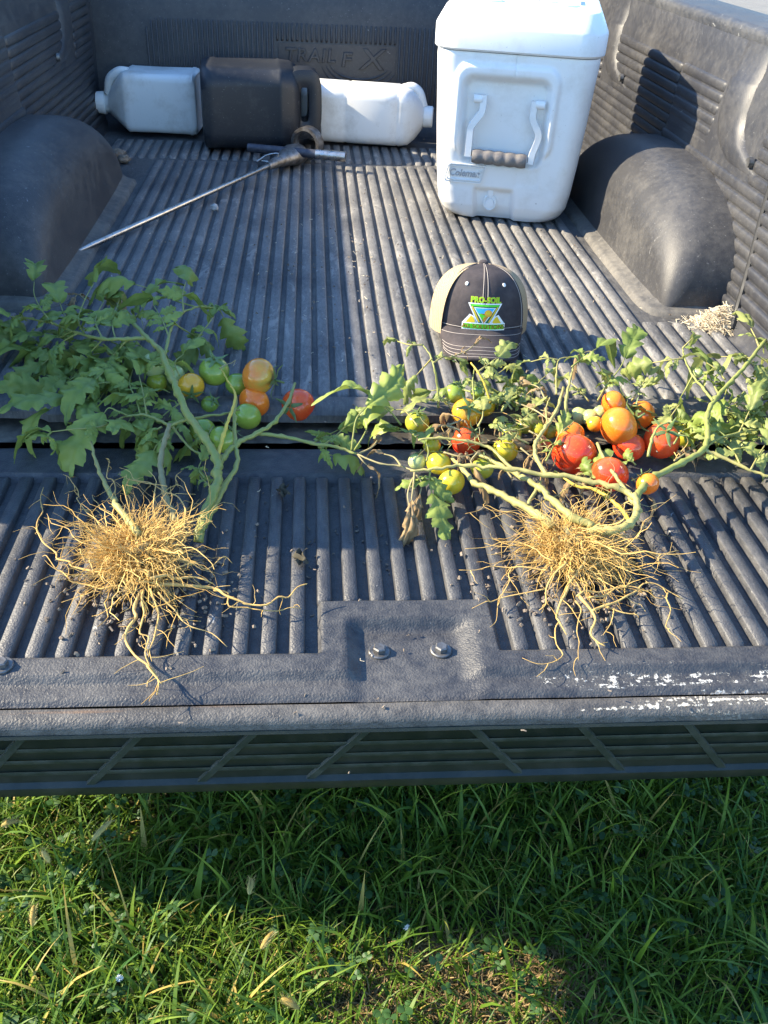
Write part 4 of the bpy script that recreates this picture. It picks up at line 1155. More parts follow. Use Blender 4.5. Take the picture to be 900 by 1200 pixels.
LEFT = [
 ([(-0.5200, 0.2474, 0.0900), (-0.5466, 0.2865, 0.1000), (-0.5651, 0.3243, 0.1100), (-0.5713, 0.3568, 0.1200)], .055, 1), ([(-0.5592, 0.2824, 0.0850), (-0.5887, 0.2968, 0.0800), (-0.6034, 0.2999, 0.0800)], .065, 1),
 ([(-0.4540, 0.1830, 0.1000), (-0.4705, 0.2194, 0.1100), (-0.4681, 0.2717, 0.1250), (-0.4644, 0.3275, 0.1300)], .075, 1), ([(-0.4769, 0.1987, 0.1000), (-0.5079, 0.2310, 0.0750), (-0.5476, 0.2738, 0.0600), (-0.5806, 0.2911, 0.0550)], .07, 2),
 ([(-0.4200, 0.1488, 0.1100), (-0.4410, 0.2087, 0.1150), (-0.4456, 0.3029, 0.1100)], .06, 2), ([(-0.4008, 0.1493, 0.1100), (-0.4128, 0.1995, 0.1150), (-0.4218, 0.3114, 0.1100)], .06, 2),
 ([(-0.2891, 0.2672, 0.1150), (-0.3253, 0.2829, 0.1200), (-0.3641, 0.3141, 0.1250), (-0.3965, 0.3268, 0.1300)], .062, 1), ([(-0.3053, 0.2294, 0.1200), (-0.3121, 0.2844, 0.1300), (-0.3111, 0.3296, 0.1350)], .055, 1),
 ([(-0.2825, 0.2712, 0.1150), (-0.2576, 0.2978, 0.1000), (-0.2484, 0.2973, 0.0850)], .058, 1), ([(-0.3166, 0.1358, 0.1200), (-0.3334, 0.1889, 0.1250), (-0.3547, 0.2473, 0.1250)], .05, 2),
 ([(-0.3153, 0.1962, 0.1150), (-0.2955, 0.2365, 0.0800), (-0.2756, 0.2391, 0.0700), (-0.2878, 0.2380, 0.0550)], .062, 1), ([(-0.3815, 0.1499, 0.1100), (-0.4099, 0.1428, 0.0800), (-0.4349, 0.1235, 0.0600)], .065, 2),
 ([(-0.4248, 0.1678, 0.1000), (-0.4480, 0.1679, 0.0750), (-0.4563, 0.1530, 0.0600)], .07, 2), ([(-0.4683, 0.1891, 0.1000), (-0.4969, 0.1971, 0.0800), (-0.5142, 0.1887, 0.0600), (-0.5293, 0.1781, 0.0500)], .06, 2),
 ([(-0.3807, 0.0844, 0.0700), (-0.4148, 0.0781, 0.0700), (-0.4401, 0.0610, 0.0700), (-0.4623, 0.0459, 0.0650)], .055, 1), ([(-0.4611, 0.0459, 0.0650), (-0.4708, 0.0313, 0.0600), (-0.4793, 0.0222, 0.0550)], .062, 0),
 ([(-0.3690, 0.0031, 0.0550), (-0.3950, -0.0358, 0.0600), (-0.4320, -0.0434, 0.0600), (-0.4621, -0.0421, 0.0550)], .05, 1), ([(-0.4621, -0.0421, 0.0550), (-0.4663, -0.0477, 0.0500), (-0.4640, -0.0447, 0.0400)], .06, 1),
 ([(-0.3642, 0.0039, 0.0560), (-0.3770, 0.0000, 0.0650), (-0.3885, 0.0009, 0.0700), (-0.3952, -0.0053, 0.0650)], .085, 0), ([(-0.3453, 0.0005, 0.0580), (-0.3553, 0.0315, 0.0650), (-0.3718, 0.0761, 0.0700), (-0.3749, 0.1282, 0.0700)], .06, 2),
 ([(-0.3361, -0.0031, 0.0600), (-0.3448, 0.0340, 0.0750), (-0.3581, 0.0848, 0.0800)], .06, 1), ([(-0.3944, 0.1280, 0.0800), (-0.4072, 0.1128, 0.0800), (-0.4219, 0.0793, 0.0750)], .065, 2),
 ([(-0.3101, -0.0351, 0.0600), (-0.3220, -0.0385, 0.0550), (-0.3332, -0.0299, 0.0500)], .06, 1), ([(-0.2998, -0.0296, 0.0500), (-0.3145, -0.0570, 0.0450), (-0.3195, -0.0672, 0.0400)], .05, 1),
 ([(-0.2890, 0.0418, 0.0600), (-0.3061, 0.0244, 0.0550), (-0.3174, 0.0127, 0.0500)], .055, 1), ([(-0.2987, 0.0860, 0.0800), (-0.3070, 0.1091, 0.0900), (-0.2976, 0.1397, 0.0900)], .055, 1),
 ([(-0.3143, 0.0736, 0.1000), (-0.3325, 0.1085, 0.0900), (-0.3645, 0.1439, 0.0800)], .055, 2), ([(-0.4478, 0.2051, 0.0800), (-0.4890, 0.2203, 0.0500), (-0.5120, 0.2248, 0.0400)], .065, 2),
 ([(-0.2423, -0.1375, 0.0400), (-0.2534, -0.1082, 0.0350), (-0.2510, -0.0942, 0.0400)], .028, 1), ([(-0.2261, -0.1685, 0.0400), (-0.2452, -0.1340, 0.0350), (-0.2521, -0.1134, 0.0300)], .03, 1),
 
 ([(-0.0996, -0.0473, 0.0400), (-0.0809, -0.0192, 0.0350), (-0.0604, 0.0010, 0.0350)], .045, 1), ([(-0.0816, -0.0664, 0.0500), (-0.0664, -0.0362, 0.0450), (-0.0494, -0.0062, 0.0450)], .05, 1),
 ([(-0.0436, -0.0825, 0.0500), (-0.0414, -0.0742, 0.0700), (-0.0366, -0.0613, 0.0900), (-0.0217, -0.0448, 0.1000)], .068, 0), ([(-0.0400, -0.0825, 0.0500), (-0.0299, -0.0835, 0.0700), (-0.0219, -0.0636, 0.0750)], .058, 0), ([(-0.0912, -0.0641, 0.0500), (-0.0815, -0.0625, 0.0350), (-0.0693, -0.0636, 0.0300)], .045, 1),
 ([(-0.2418, -0.0080, 0.0450), (-0.2518, -0.0362, 0.0400), (-0.2651, -0.0314, 0.0300)], .045, 1), ([(-0.4314, 0.2499, 0.0600), (-0.4030, 0.2390, 0.0500), (-0.3770, 0.2015, 0.0450)], .06, 2),
 ([(-0.5177, 0.2644, 0.0600), (-0.4891, 0.2534, 0.0500), (-0.4615, 0.2155, 0.0450)], .065, 2), ([(-0.5746, 0.3205, 0.0500), (-0.5837, 0.2961, 0.0450), (-0.5987, 0.2963, 0.0400)], .06, 1), ([(-0.3877, 0.1447, 0.0500), (-0.4112, 0.1246, 0.0450), (-0.4201, 0.0682, 0.0450)], .06, 2),
]
LEFT += [
 ([(-0.4712, 0.2549, 0.0800), (-0.5044, 0.2761, 0.0900), (-0.5221, 0.3134, 0.1000)], .06, 2), ([(-0.4003, 0.2515, 0.0900), (-0.3831, 0.2819, 0.1000), (-0.3741, 0.2946, 0.1100)], .05, 1), ([(-0.5342, 0.2691, 0.0500), (-0.5520, 0.2525, 0.0450), (-0.5728, 0.2494, 0.0400)], .06, 2), ([(-0.4452, 0.2053, 0.0500), (-0.4674, 0.1775, 0.0450), (-0.4819, 0.1479, 0.0400)], .06, 2),
 ([(-0.3425, 0.0599, 0.0500), (-0.3592, 0.0422, 0.0450), (-0.3654, 0.0034, 0.0450)], .05, 2), ([(-0.3021, 0.0390, 0.0500), (-0.2897, 0.0041, 0.0450), (-0.2968, -0.0122, 0.0400)], .045, 2), 
 ([(-0.2910, 0.1932, 0.0800), (-0.2741, 0.2384, 0.0900), (-0.2629, 0.2730, 0.0950)], .045, 1), ([(-0.4662, 0.1431, 0.0500), (-0.4823, 0.1233, 0.0450), (-0.4981, 0.1156, 0.0400)], .055, 1),
]
for i, (pts, size, pairs) in enumerate(LEFT):
    leaf(pl, pts, size, pairs, 'green', 40 + i)
leaf(pl, [(-0.4854, 0.4598, 0.0500), (-0.4770, 0.4685, 0.0550), (-0.4638, 0.4607, 0.0500)], .045, 1, 'dry', 5); leaf(pl, [(-0.5208, 0.4750, 0.0400), (-0.5359, 0.4914, 0.0450), (-0.5395, 0.4785, 0.0450)], .04, 1, 'dry', 6)
leaf(pl, [(-0.0363, -0.0811, 0.0450), (-0.0283, -0.0935, 0.0400), (-0.0223, -0.0968, 0.0350)], .04, 0, 'dry', 7); leaf(pl, [(-0.0340, -0.0834, 0.0450), (-0.0143, -0.0731, 0.0500), (-0.0059, -0.0540, 0.0500)], .03, 0, 'dry', 8)
for spec, kind, ax, cal, var in (
 ((-0.2509, 0.1280, 0.0670, 0.0240), 'green', (.1, -.2, 1), True, 0), ((-0.1807, 0.1029, 0.0713, 0.0283), 'blush', (1, -.3, -.1), True, 1), ((-0.1877, 0.0848, 0.0365, 0.0250), 'orange', (.6, .6, .3), False, 1),
 ((-0.1194, 0.0888, 0.0289, 0.0262), 'red', (-.6, -.8, .35), True, 2), ((-0.1961, 0.0448, 0.0330, 0.0210), 'green', (.2, .8, .5), False, 0), ((-0.2833, 0.0931, 0.0593, 0.0203), 'amber', (.1, -.9, -.3), True, 0),
 ((-0.2614, 0.0156, 0.0257, 0.0197), 'green', (0, .5, 1), False, 0), ((-0.2264, -0.0252, 0.0336, 0.0216), 'green', (.6, .4, .8), True, 1), ((-0.2562, 0.0870, 0.0303, 0.0140), 'green', (.5, -.4, .8), True, 0),
 ((-0.3453, 0.1401, 0.0704, 0.0194), 'pale', (.2, .3, 1), False, 2), ((-0.3107, 0.1281, 0.0590, 0.0160), 'pale', (1, 0, .2), False, 0), ((-0.3407, 0.1277, 0.0471, 0.0161), 'yellowgreen', (0, .3, 1), False, 0),
 ((-0.2154, 0.1189, 0.0498, 0.0188), 'green', (0, .3, 1), False, 0)):
    tomato(pl, spec, kind, ax, cal, var)
rc = (-0.3067, -0.2905, 0.0000)
roots(pl, rc[0], rc[1], 0., .104, .096, .062, 1250, 3, [
 ([(-0.2916, -0.3435, 0.0300), (-0.3223, -0.3337, 0.0300), (-0.3512, -0.3176, 0.0250), (-0.4050, -0.2862, 0.0200), (-0.4272, -0.2553, 0.0200), (-0.4444, -0.2098, 0.0250), (-0.4499, -0.1524, 0.0350)], .0024),
 ([(-0.2993, -0.3212, 0.0350), (-0.3404, -0.2572, 0.0300), (-0.3715, -0.2173, 0.0300), (-0.4029, -0.1671, 0.0300), (-0.4317, -0.1213, 0.0350)], .0018),
 ([(-0.2807, -0.3528, 0.0300), (-0.2476, -0.3479, 0.0280), (-0.2068, -0.3505, 0.0220), (-0.1735, -0.3706, 0.0180), (-0.1519, -0.3747, 0.0200), (-0.1268, -0.3640, 0.0220), (-0.1052, -0.3469, 0.0280)], .0032),
 ([(-0.2140, -0.3480, 0.0200), (-0.1738, -0.3696, 0.0120), (-0.1394, -0.3762, 0.0120), (-0.1121, -0.3722, 0.0120)], .0016),
 ([(-0.2932, -0.3587, 0.0300), (-0.2989, -0.3832, 0.0220), (-0.3027, -0.4232, 0.0140), (-0.2894, -0.4452, 0.0120), (-0.2732, -0.4589, 0.0100), (-0.2596, -0.4822, 0.0080), (-0.2595, -0.4972, 0.0060)], .0032),
 ([(-0.2750, -0.4589, 0.0100), (-0.2612, -0.4800, 0.0120), (-0.2553, -0.4867, 0.0100)], .0016), ([(-0.2913, -0.3587, 0.0300), (-0.2883, -0.4003, 0.0180), (-0.2792, -0.4415, 0.0120), (-0.2711, -0.4615, 0.0100)], .0024),
 ([(-0.2841, -0.3558, 0.0300), (-0.2710, -0.3886, 0.0200), (-0.2721, -0.4249, 0.0150), (-0.2701, -0.4547, 0.0120)], .002), ([(-0.2752, -0.3467, 0.0350), (-0.2634, -0.2969, 0.0400), (-0.2561, -0.2607, 0.0450), (-0.2577, -0.2240, 0.0500), (-0.2741, -0.1933, 0.0500), (-0.3042, -0.1693, 0.0500), (-0.3412, -0.1525, 0.0550)], .0022),
 ([(-0.3208, -0.2879, 0.0400), (-0.3374, -0.2458, 0.0450), (-0.3442, -0.2085, 0.0500), (-0.3565, -0.1648, 0.0550), (-0.3726, -0.1203, 0.0600)], .0020), ([(-0.3423, -0.2254, 0.0500), (-0.3367, -0.1927, 0.0550), (-0.3355, -0.1607, 0.0550)], .0012),
 ([(-0.2746, -0.3620, 0.0300), (-0.2540, -0.3817, 0.0200), (-0.2329, -0.4051, 0.0150), (-0.2109, -0.4120, 0.0120), (-0.1929, -0.4299, 0.0080)], .0018), ([(-0.3106, -0.3494, 0.0250), (-0.3432, -0.3429, 0.0200), (-0.3777, -0.3300, 0.0200), (-0.4232, -0.2809, 0.0200)], .0020),
 ([(-0.3430, -0.3337, 0.0200), (-0.3703, -0.3482, 0.0120), (-0.3865, -0.3546, 0.0100)], .0013), ([(-0.2640, -0.3281, 0.0350), (-0.2368, -0.3092, 0.0300), (-0.2057, -0.2963, 0.0300), (-0.1953, -0.3034, 0.0250)], .0016), ([(-0.3627, -0.2743, 0.0300), (-0.3923, -0.2532, 0.0300), (-0.4340, -0.2057, 0.0300)], .0012),
 ([(-0.2868, -0.1897, 0.0450), (-0.2758, -0.1694, 0.0500), (-0.2707, -0.1441, 0.0550)], .0009), ([(-0.2863, -0.1734, 0.0500), (-0.3157, -0.1653, 0.0500), (-0.3527, -0.1358, 0.0550)], .0012), ([(-0.2849, -0.3526, 0.0450), (-0.3114, -0.3337, 0.0400), (-0.3440, -0.3174, 0.0350)], .0030), ([(-0.2825, -0.3557, 0.0450), (-0.2655, -0.3437, 0.0400), (-0.2391, -0.3349, 0.0300), (-0.2143, -0.3416, 0.0250)], .0030)])

# ---------------------------------------------------------------- plant in the sun (right)
pr = thing('tomato_plant', (0.2254, -0.2681, 0.0000), 'uprooted tomato plant in the sun, yellow-green leaves, many red, orange and yellow tomatoes', 'tomato plant', 'uprooted tomato plants on the tailgate')
stem(pr, [(0.2045, -0.2607, 0.0450), (0.1888, -0.2306, 0.0450), (0.1683, -0.2031, 0.0450), (0.1390, -0.1747, 0.0450), (0.1199, -0.1559, 0.0450), (0.1094, -0.1236, 0.0450), (0.0998, -0.0817, 0.0400)], .0085, .0035, 'stem_pale')
stem(pr, [(0.2534, -0.2642, 0.0500), (0.2312, -0.2525, 0.0550), (0.2162, -0.2219, 0.0550), (0.2033, -0.1879, 0.0550), (0.1837, -0.1587, 0.0550), (0.1595, -0.1204, 0.0500), (0.1349, -0.0863, 0.0500)], .0085, .0030, 'stem_pale')
stem(pr, [(0.2466, -0.2683, 0.0450), (0.2735, -0.2754, 0.0500), (0.2999, -0.2678, 0.0550), (0.3147, -0.2450, 0.0600), (0.3175, -0.2212, 0.0650), (0.2969, -0.2066, 0.0700), (0.2647, -0.1903, 0.0700), (0.2164, -0.1757, 0.0700), (0.1670, -0.1630, 0.0700), (0.1126, -0.1444, 0.0650), (0.0688, -0.1452, 0.0600), (0.0346, -0.1438, 0.0550)], .0085, .0024, 'stem_pale')
stem(pr, [(0.3195, -0.2217, 0.0600), (0.3374, -0.1936, 0.0600), (0.3656, -0.1643, 0.0600), (0.4121, -0.1372, 0.0650), (0.4498, -0.1110, 0.0700), (0.4685, -0.0741, 0.0750), (0.4815, -0.0325, 0.0800), (0.5052, 0.0023, 0.0900), (0.5411, 0.0395, 0.1000), (0.5799, 0.0779, 0.1150), (0.6294, 0.1323, 0.1300)], .0068, .0040, 'stem')
stem(pr, [(0.4498, -0.1110, 0.0700), (0.4704, -0.1189, 0.0650), (0.4964, -0.1379, 0.0600), (0.5254, -0.1543, 0.0550), (0.5573, -0.1661, 0.0500)], .0044, .0022, 'stem_pale')
stem(pr, [(0.4506, -0.1087, 0.0700), (0.4887, -0.0714, 0.0650), (0.5266, -0.0539, 0.0650), (0.5702, -0.0347, 0.0600)], .0030, .0016, 'stem')
stem(pr, [(0.5005, -0.0031, 0.0900), (0.4951, 0.0286, 0.0950), (0.4897, 0.0618, 0.1000), (0.4827, 0.0908, 0.1150), (0.4882, 0.1179, 0.1200)], .0032, .0014, 'stem')
stem(pr, [(0.3042, -0.2572, 0.0500), (0.3027, -0.2116, 0.0450), (0.2843, -0.1771, 0.0450), (0.2550, -0.1624, 0.0450), (0.2343, -0.1357, 0.0500)], .0042, .0022, 'stem_yellow')
stem(pr, [(0.1816, -0.2111, 0.0450), (0.1942, -0.1905, 0.0500), (0.2068, -0.1713, 0.0550)], .0036, .003, 'stem_pale'); stem(pr, [(0.3080, -0.0786, 0.0600), (0.3070, -0.1360, 0.0600), (0.3131, -0.1895, 0.0600), (0.3162, -0.2267, 0.0580)], .0030, .004, 'stem_pale')
stem(pr, [(0.2130, -0.1679, 0.0650), (0.2087, -0.1221, 0.0650), (0.2145, -0.0913, 0.0700), (0.2333, -0.0653, 0.0800), (0.2557, -0.0288, 0.0850), (0.2800, 0.0346, 0.0900)], .0044, .0030, 'stem_pale')
stem(pr, [(0.1818, -0.1565, 0.0550), (0.1634, -0.1253, 0.0600), (0.1493, -0.0996, 0.0650), (0.1178, -0.0896, 0.0700), (0.0792, -0.0804, 0.0700), (0.0498, -0.0768, 0.0650)], .0036, .0020, 'stem_pale')
stem(pr, [(0.0944, 0.0442, 0.0500), (0.0931, 0.0605, 0.0750), (0.0880, 0.0680, 0.1000), (0.0825, 0.0869, 0.1150), (0.0722, 0.1079, 0.1250)], .0032, .0014, 'stem')
stem(pr, [(0.1737, 0.0431, 0.0600), (0.1639, 0.0564, 0.0850), (0.1534, 0.0665, 0.1000), (0.1456, 0.0885, 0.1050)], .0030, .0016, 'stem_yellow'); stem(pr, [(0.1494, 0.0482, 0.0600), (0.1483, 0.0717, 0.0800), (0.1540, 0.0988, 0.0900)], .0022, .0012, 'stem')
stem(pr, [(0.2695, -0.0310, 0.0750), (0.2787, 0.0071, 0.0900), (0.2910, 0.0433, 0.1000), (0.3038, 0.0772, 0.1050)], .0040, .0016, 'stem_pale'); stem(pr, [(0.2650, 0.0150, 0.0900), (0.2731, 0.0573, 0.1000), (0.2864, 0.1010, 0.1050), (0.3080, 0.1075, 0.1080)], .0022, .001, 'stem_pale')
stem(pr, [(0.2412, -0.0476, 0.0700), (0.2445, -0.0146, 0.0800), (0.2551, 0.0135, 0.0850)], .002, .0012, 'stem_pale'); stem(pr, [(0.3722, -0.1133, 0.0600), (0.3808, -0.0916, 0.0750), (0.3947, -0.0726, 0.0850), (0.4098, -0.0690, 0.0900)], .0034, .0020, 'stem')
stem(pr, [(-0.0364, -0.0834, 0.0450), (-0.0055, -0.1083, 0.0450), (0.0213, -0.1149, 0.0450), (0.0403, -0.1359, 0.0500)], .0018, .0016, 'stem_brown')
stem(pr, [(0.2080, 0.0491, 0.0600), (0.2358, 0.0221, 0.0600), (0.2523, -0.0184, 0.0650), (0.2800, -0.0296, 0.0600)], .0018, .0014, 'stem_brown')
RIGHT = [
 ([(0.0722, 0.1079, 0.1250), (0.0510, 0.1073, 0.1250), (0.0348, 0.1305, 0.1200)], .032, 1, 'lit'), ([(0.0832, 0.0810, 0.1150), (0.0722, 0.0969, 0.0900), (0.0631, 0.0934, 0.0800)], .045, 0, 'lit'), ([(0.0857, 0.0766, 0.1100), (0.1040, 0.0981, 0.1100), (0.1202, 0.1136, 0.1000)], .04, 1, 'lit'),
 ([(0.1534, 0.0665, 0.1000), (0.1764, 0.0892, 0.1050), (0.1884, 0.1047, 0.1050)], .055, 1, 'lit'), ([(0.1636, 0.0708, 0.0850), (0.1871, 0.0959, 0.0800), (0.2078, 0.1205, 0.0800)], .05, 1, 'lit'), ([(0.1498, 0.0571, 0.0700), (0.1207, 0.0902, 0.0600), (0.0888, 0.1004, 0.0500)], .045, 1, 'green'),
 ([(0.1992, 0.0678, 0.0500), (0.2229, 0.0920, 0.0600), (0.2399, 0.1121, 0.0650)], .045, 2, 'green'), ([(0.1790, 0.0675, 0.0500), (0.2020, 0.0868, 0.0550), (0.2213, 0.1166, 0.0550)], .045, 1, 'green'), ([(0.1614, 0.0909, 0.0600), (0.1840, 0.1011, 0.0550), (0.1975, 0.0964, 0.0500)], .05, 1, 'green'),
 ([(0.2864, 0.1010, 0.1050), (0.2655, 0.1003, 0.1080), (0.2431, 0.1043, 0.1000)], .035, 1, 'lit'), ([(0.3011, 0.0771, 0.1050), (0.3286, 0.1080, 0.1080), (0.3563, 0.1360, 0.1100)], .055, 1, 'green'), ([(0.3402, 0.1241, 0.1050), (0.3533, 0.1143, 0.0950), (0.3605, 0.1136, 0.0850)], .045, 0, 'lit'),
 ([(0.3427, 0.0510, 0.0600), (0.3642, 0.0798, 0.0750), (0.3914, 0.1143, 0.0850), (0.4027, 0.1311, 0.0950)], .05, 1, 'green'), ([(0.4827, 0.0908, 0.1150), (0.4570, 0.0841, 0.1150), (0.4355, 0.0953, 0.1050)], .060, 1, 'lit'), ([(0.4897, 0.0618, 0.1000), (0.4775, 0.0478, 0.0850), (0.4731, 0.0481, 0.0700)], .060, 0, 'green'),
 ([(0.4882, 0.1179, 0.1200), (0.5036, 0.1331, 0.1250), (0.5141, 0.1466, 0.1250)], .035, 0, 'lit'), ([(0.5169, 0.0190, 0.0900), (0.5168, 0.0432, 0.0950), (0.5173, 0.0623, 0.1000)], .05, 1, 'green'), ([(0.5462, 0.0454, 0.1000), (0.5371, 0.0362, 0.0900), (0.5287, 0.0216, 0.0800)], .05, 1, 'green'),
 ([(0.5884, 0.0871, 0.1180), (0.5733, 0.0993, 0.1150), (0.5562, 0.1201, 0.1050)], .06, 1, 'lit'), ([(0.6101, 0.1103, 0.1250), (0.6149, 0.1417, 0.1300), (0.6156, 0.1641, 0.1350)], .05, 1, 'lit'), ([(0.5996, 0.0987, 0.1200), (0.6196, 0.0892, 0.1100), (0.6253, 0.0795, 0.1000)], .055, 1, 'lit'),
 ([(0.5664, 0.0651, 0.1050), (0.5884, 0.0642, 0.0850), (0.5901, 0.0547, 0.0750)], .045, 1, 'lit'), ([(0.5266, -0.0539, 0.0650), (0.5369, -0.0410, 0.0750), (0.5484, -0.0252, 0.0850)], .05, 1, 'lit'), ([(0.5019, -0.0640, 0.0650), (0.4904, -0.0503, 0.0700), (0.4867, -0.0326, 0.0700)], .04, 1, 'green'),
 ([(0.4964, -0.1379, 0.0600), (0.5013, -0.1012, 0.0600), (0.4954, -0.0775, 0.0600)], .055, 1, 'lit'), ([(0.5075, -0.1468, 0.0600), (0.5268, -0.1210, 0.0650), (0.5449, -0.0988, 0.0700)], .05, 1, 'lit'), ([(0.4800, 0.0530, 0.0600), (0.4593, 0.0250, 0.0600), (0.4481, 0.0123, 0.0550)], .055, 1, 'lit'),
 ([(0.5775, 0.0544, 0.0600), (0.5485, 0.0445, 0.0500), (0.5292, 0.0304, 0.0500)], .05, 2, 'lit'), ([(0.5937, 0.0267, 0.0600), (0.5789, 0.0174, 0.0500), (0.5596, 0.0038, 0.0500)], .05, 2, 'green'), ([(0.4967, 0.0165, 0.0500), (0.4715, 0.0029, 0.0500), (0.4645, -0.0015, 0.0450)], .045, 1, 'green'),
 ([(0.0570, -0.1256, 0.0600), (0.0618, -0.1032, 0.0600), (0.0632, -0.0716, 0.0550)], .045, 0, 'green'), ([(0.0493, -0.0611, 0.0600), (0.0397, -0.0355, 0.0550), (0.0245, -0.0269, 0.0500)], .05, 1, 'green'), ([(0.0601, -0.1438, 0.0550), (0.0595, -0.1482, 0.0400), (0.0624, -0.1603, 0.0300)], .05, 1, 'green'),
 ([(0.1387, -0.0485, 0.0700), (0.1449, -0.0414, 0.0800), (0.1494, -0.0210, 0.0800)], .045, 0, 'lit'), ([(0.0302, -0.0269, 0.0600), (0.0104, -0.0268, 0.0850), (-0.0083, -0.0251, 0.0950)], .06, 0, 'green'), ([(0.0571, -0.0141, 0.0500), (0.0400, 0.0143, 0.0600), (0.0238, 0.0194, 0.0600)], .06, 0, 'lit'),
 ([(0.1977, -0.0128, 0.0500), (0.2198, 0.0045, 0.0550), (0.2358, 0.0221, 0.0600)], .04, 2, 'lit'), ([(0.2134, -0.0623, 0.0500), (0.1884, -0.0553, 0.0600), (0.1827, -0.0178, 0.0600)], .035, 2, 'lit'), ([(0.2809, -0.1484, 0.0400), (0.2897, -0.1344, 0.0450), (0.2999, -0.1188, 0.0450)], .045, 1, 'green'),
 ([(0.3538, -0.1200, 0.0500), (0.3452, -0.1167, 0.0550), (0.3354, -0.1200, 0.0500)], .045, 1, 'green'), ([(0.2282, -0.1090, 0.0500), (0.2484, -0.0705, 0.0550), (0.2575, -0.0547, 0.0600)], .035, 1, 'green'), ([(0.4295, -0.0610, 0.0500), (0.4556, -0.0233, 0.0500), (0.4802, -0.0102, 0.0500)], .05, 1, 'green'),
 ([(0.2400, 0.0684, 0.0500), (0.2604, 0.1074, 0.0600), (0.2810, 0.1382, 0.0600)], .035, 2, 'lit'), ([(0.2559, 0.0309, 0.0700), (0.2487, 0.0535, 0.0800), (0.2383, 0.0676, 0.0800)], .04, 1, 'dry'), ([(0.3537, 0.1193, 0.1000), (0.3492, 0.1446, 0.1000), (0.3298, 0.1345, 0.1000)], .03, 0, 'dry'),
 ([(0.0403, -0.1359, 0.0500), (0.0360, -0.1629, 0.0400), (0.0326, -0.1807, 0.0300)], .06, 0, 'dry'), ([(0.0374, -0.1453, 0.0450), (0.0289, -0.1677, 0.0350), (0.0299, -0.1894, 0.0250)], .065, 0, 'dry'), ([(0.0418, -0.1445, 0.0500), (0.0488, -0.1503, 0.0400), (0.0457, -0.1644, 0.0300)], .05, 0, 'dry'),
 ([(0.0227, -0.1229, 0.0500), (0.0150, -0.1006, 0.0500), (0.0014, -0.0915, 0.0500)], .03, 0, 'dry'), ([(0.1170, 0.1346, 0.0900), (0.1461, 0.1500, 0.0950), (0.1613, 0.1621, 0.1000)], .032, 1, 'dry'), ([(0.1313, -0.1029, 0.0600), (0.1217, -0.1093, 0.0500), (0.1238, -0.1271, 0.0500)], .035, 0, 'dry'),
 ([(0.2209, -0.0253, 0.0500), (0.2326, -0.0426, 0.0500), (0.2401, -0.0585, 0.0450)], .035, 2, 'dry'), ([(0.3048, -0.1041, 0.0400), (0.2883, -0.1199, 0.0400), (0.2696, -0.1298, 0.0350)], .035, 2, 'dry'), ([(0.4291, -0.0761, 0.0300), (0.4528, -0.0602, 0.0350), (0.4814, -0.0354, 0.0350)], .035, 2, 'dry'),
 ([(0.0922, -0.0314, 0.0600), (0.1184, -0.0198, 0.0650), (0.1052, -0.0045, 0.0650)], .035, 1, 'dry'), ([(0.1756, -0.1376, 0.0400), (0.1664, -0.1191, 0.0450), (0.1513, -0.1011, 0.0450)], .035, 1, 'dry'), ([(0.3445, -0.1376, 0.0400), (0.3500, -0.1592, 0.0400), (0.3575, -0.1769, 0.0350)], .03, 1, 'dry'),
]
RIGHT += [
 ([(0.4051, 0.0708, 0.0500), (0.4218, 0.0848, 0.0700), (0.4359, 0.1010, 0.0800)], .045, 2, 'lit'), ([(0.3359, 0.0698, 0.0500), (0.3209, 0.0937, 0.0600), (0.3149, 0.1144, 0.0600)], .04, 1, 'lit'), ([(0.5523, 0.0261, 0.0600), (0.5720, 0.0412, 0.0700), (0.5873, 0.0546, 0.0750)], .05, 2, 'lit'),
 ([(0.4943, -0.0606, 0.0500), (0.5217, -0.0406, 0.0500), (0.5330, -0.0520, 0.0450)], .05, 2, 'lit'), ([(0.5465, -0.0603, 0.0500), (0.5708, -0.0402, 0.0500), (0.5900, -0.0391, 0.0450)], .055, 2, 'green'), ([(0.1148, 0.0390, 0.0500), (0.1026, 0.0531, 0.0600), (0.0861, 0.0473, 0.0600)], .04, 1, 'lit'),
 ([(0.2052, 0.0309, 0.0550), (0.1933, 0.0450, 0.0650), (0.1803, 0.0615, 0.0650)], .045, 2, 'lit'), ([(0.2482, 0.0497, 0.0600), (0.2259, 0.0623, 0.0650), (0.2074, 0.0602, 0.0600)], .042, 2, 'lit'), ([(0.2690, -0.0121, 0.0500), (0.2592, 0.0090, 0.0600), (0.2450, 0.0222, 0.0600)], .035, 2, 'dry'),
 ([(0.5364, 0.0481, 0.1000), (0.5242, 0.0658, 0.1100), (0.5131, 0.0763, 0.1150)], .05, 1, 'lit'), ([(0.5839, 0.0810, 0.1150), (0.6050, 0.0779, 0.1050), (0.6170, 0.0696, 0.0900)], .055, 2, 'lit'), ([(0.4581, 0.0027, 0.0500), (0.4424, 0.0159, 0.0500), (0.4306, 0.0211, 0.0500)], .04, 1, 'lit'),
 ([(0.1155, -0.0436, 0.0600), (0.1006, -0.0401, 0.0650), (0.0865, -0.0264, 0.0600)], .035, 2, 'dry'), ([(0.0862, -0.0865, 0.0500), (0.1089, -0.0980, 0.0500), (0.1281, -0.0910, 0.0500)], .03, 2, 'dry'), ([(0.1985, -0.0743, 0.0500), (0.2110, -0.0894, 0.0450), (0.2209, -0.1043, 0.0400)], .03, 2, 'dry'), ([(0.1614, -0.0307, 0.0600), (0.1756, -0.0431, 0.0600), (0.1884, -0.0588, 0.0550)], .03, 2, 'dry'),
]
for i, (pts, size, pairs, key) in enumerate(RIGHT):
    leaf(pr, pts, size, pairs, key, 140 + i, .8)
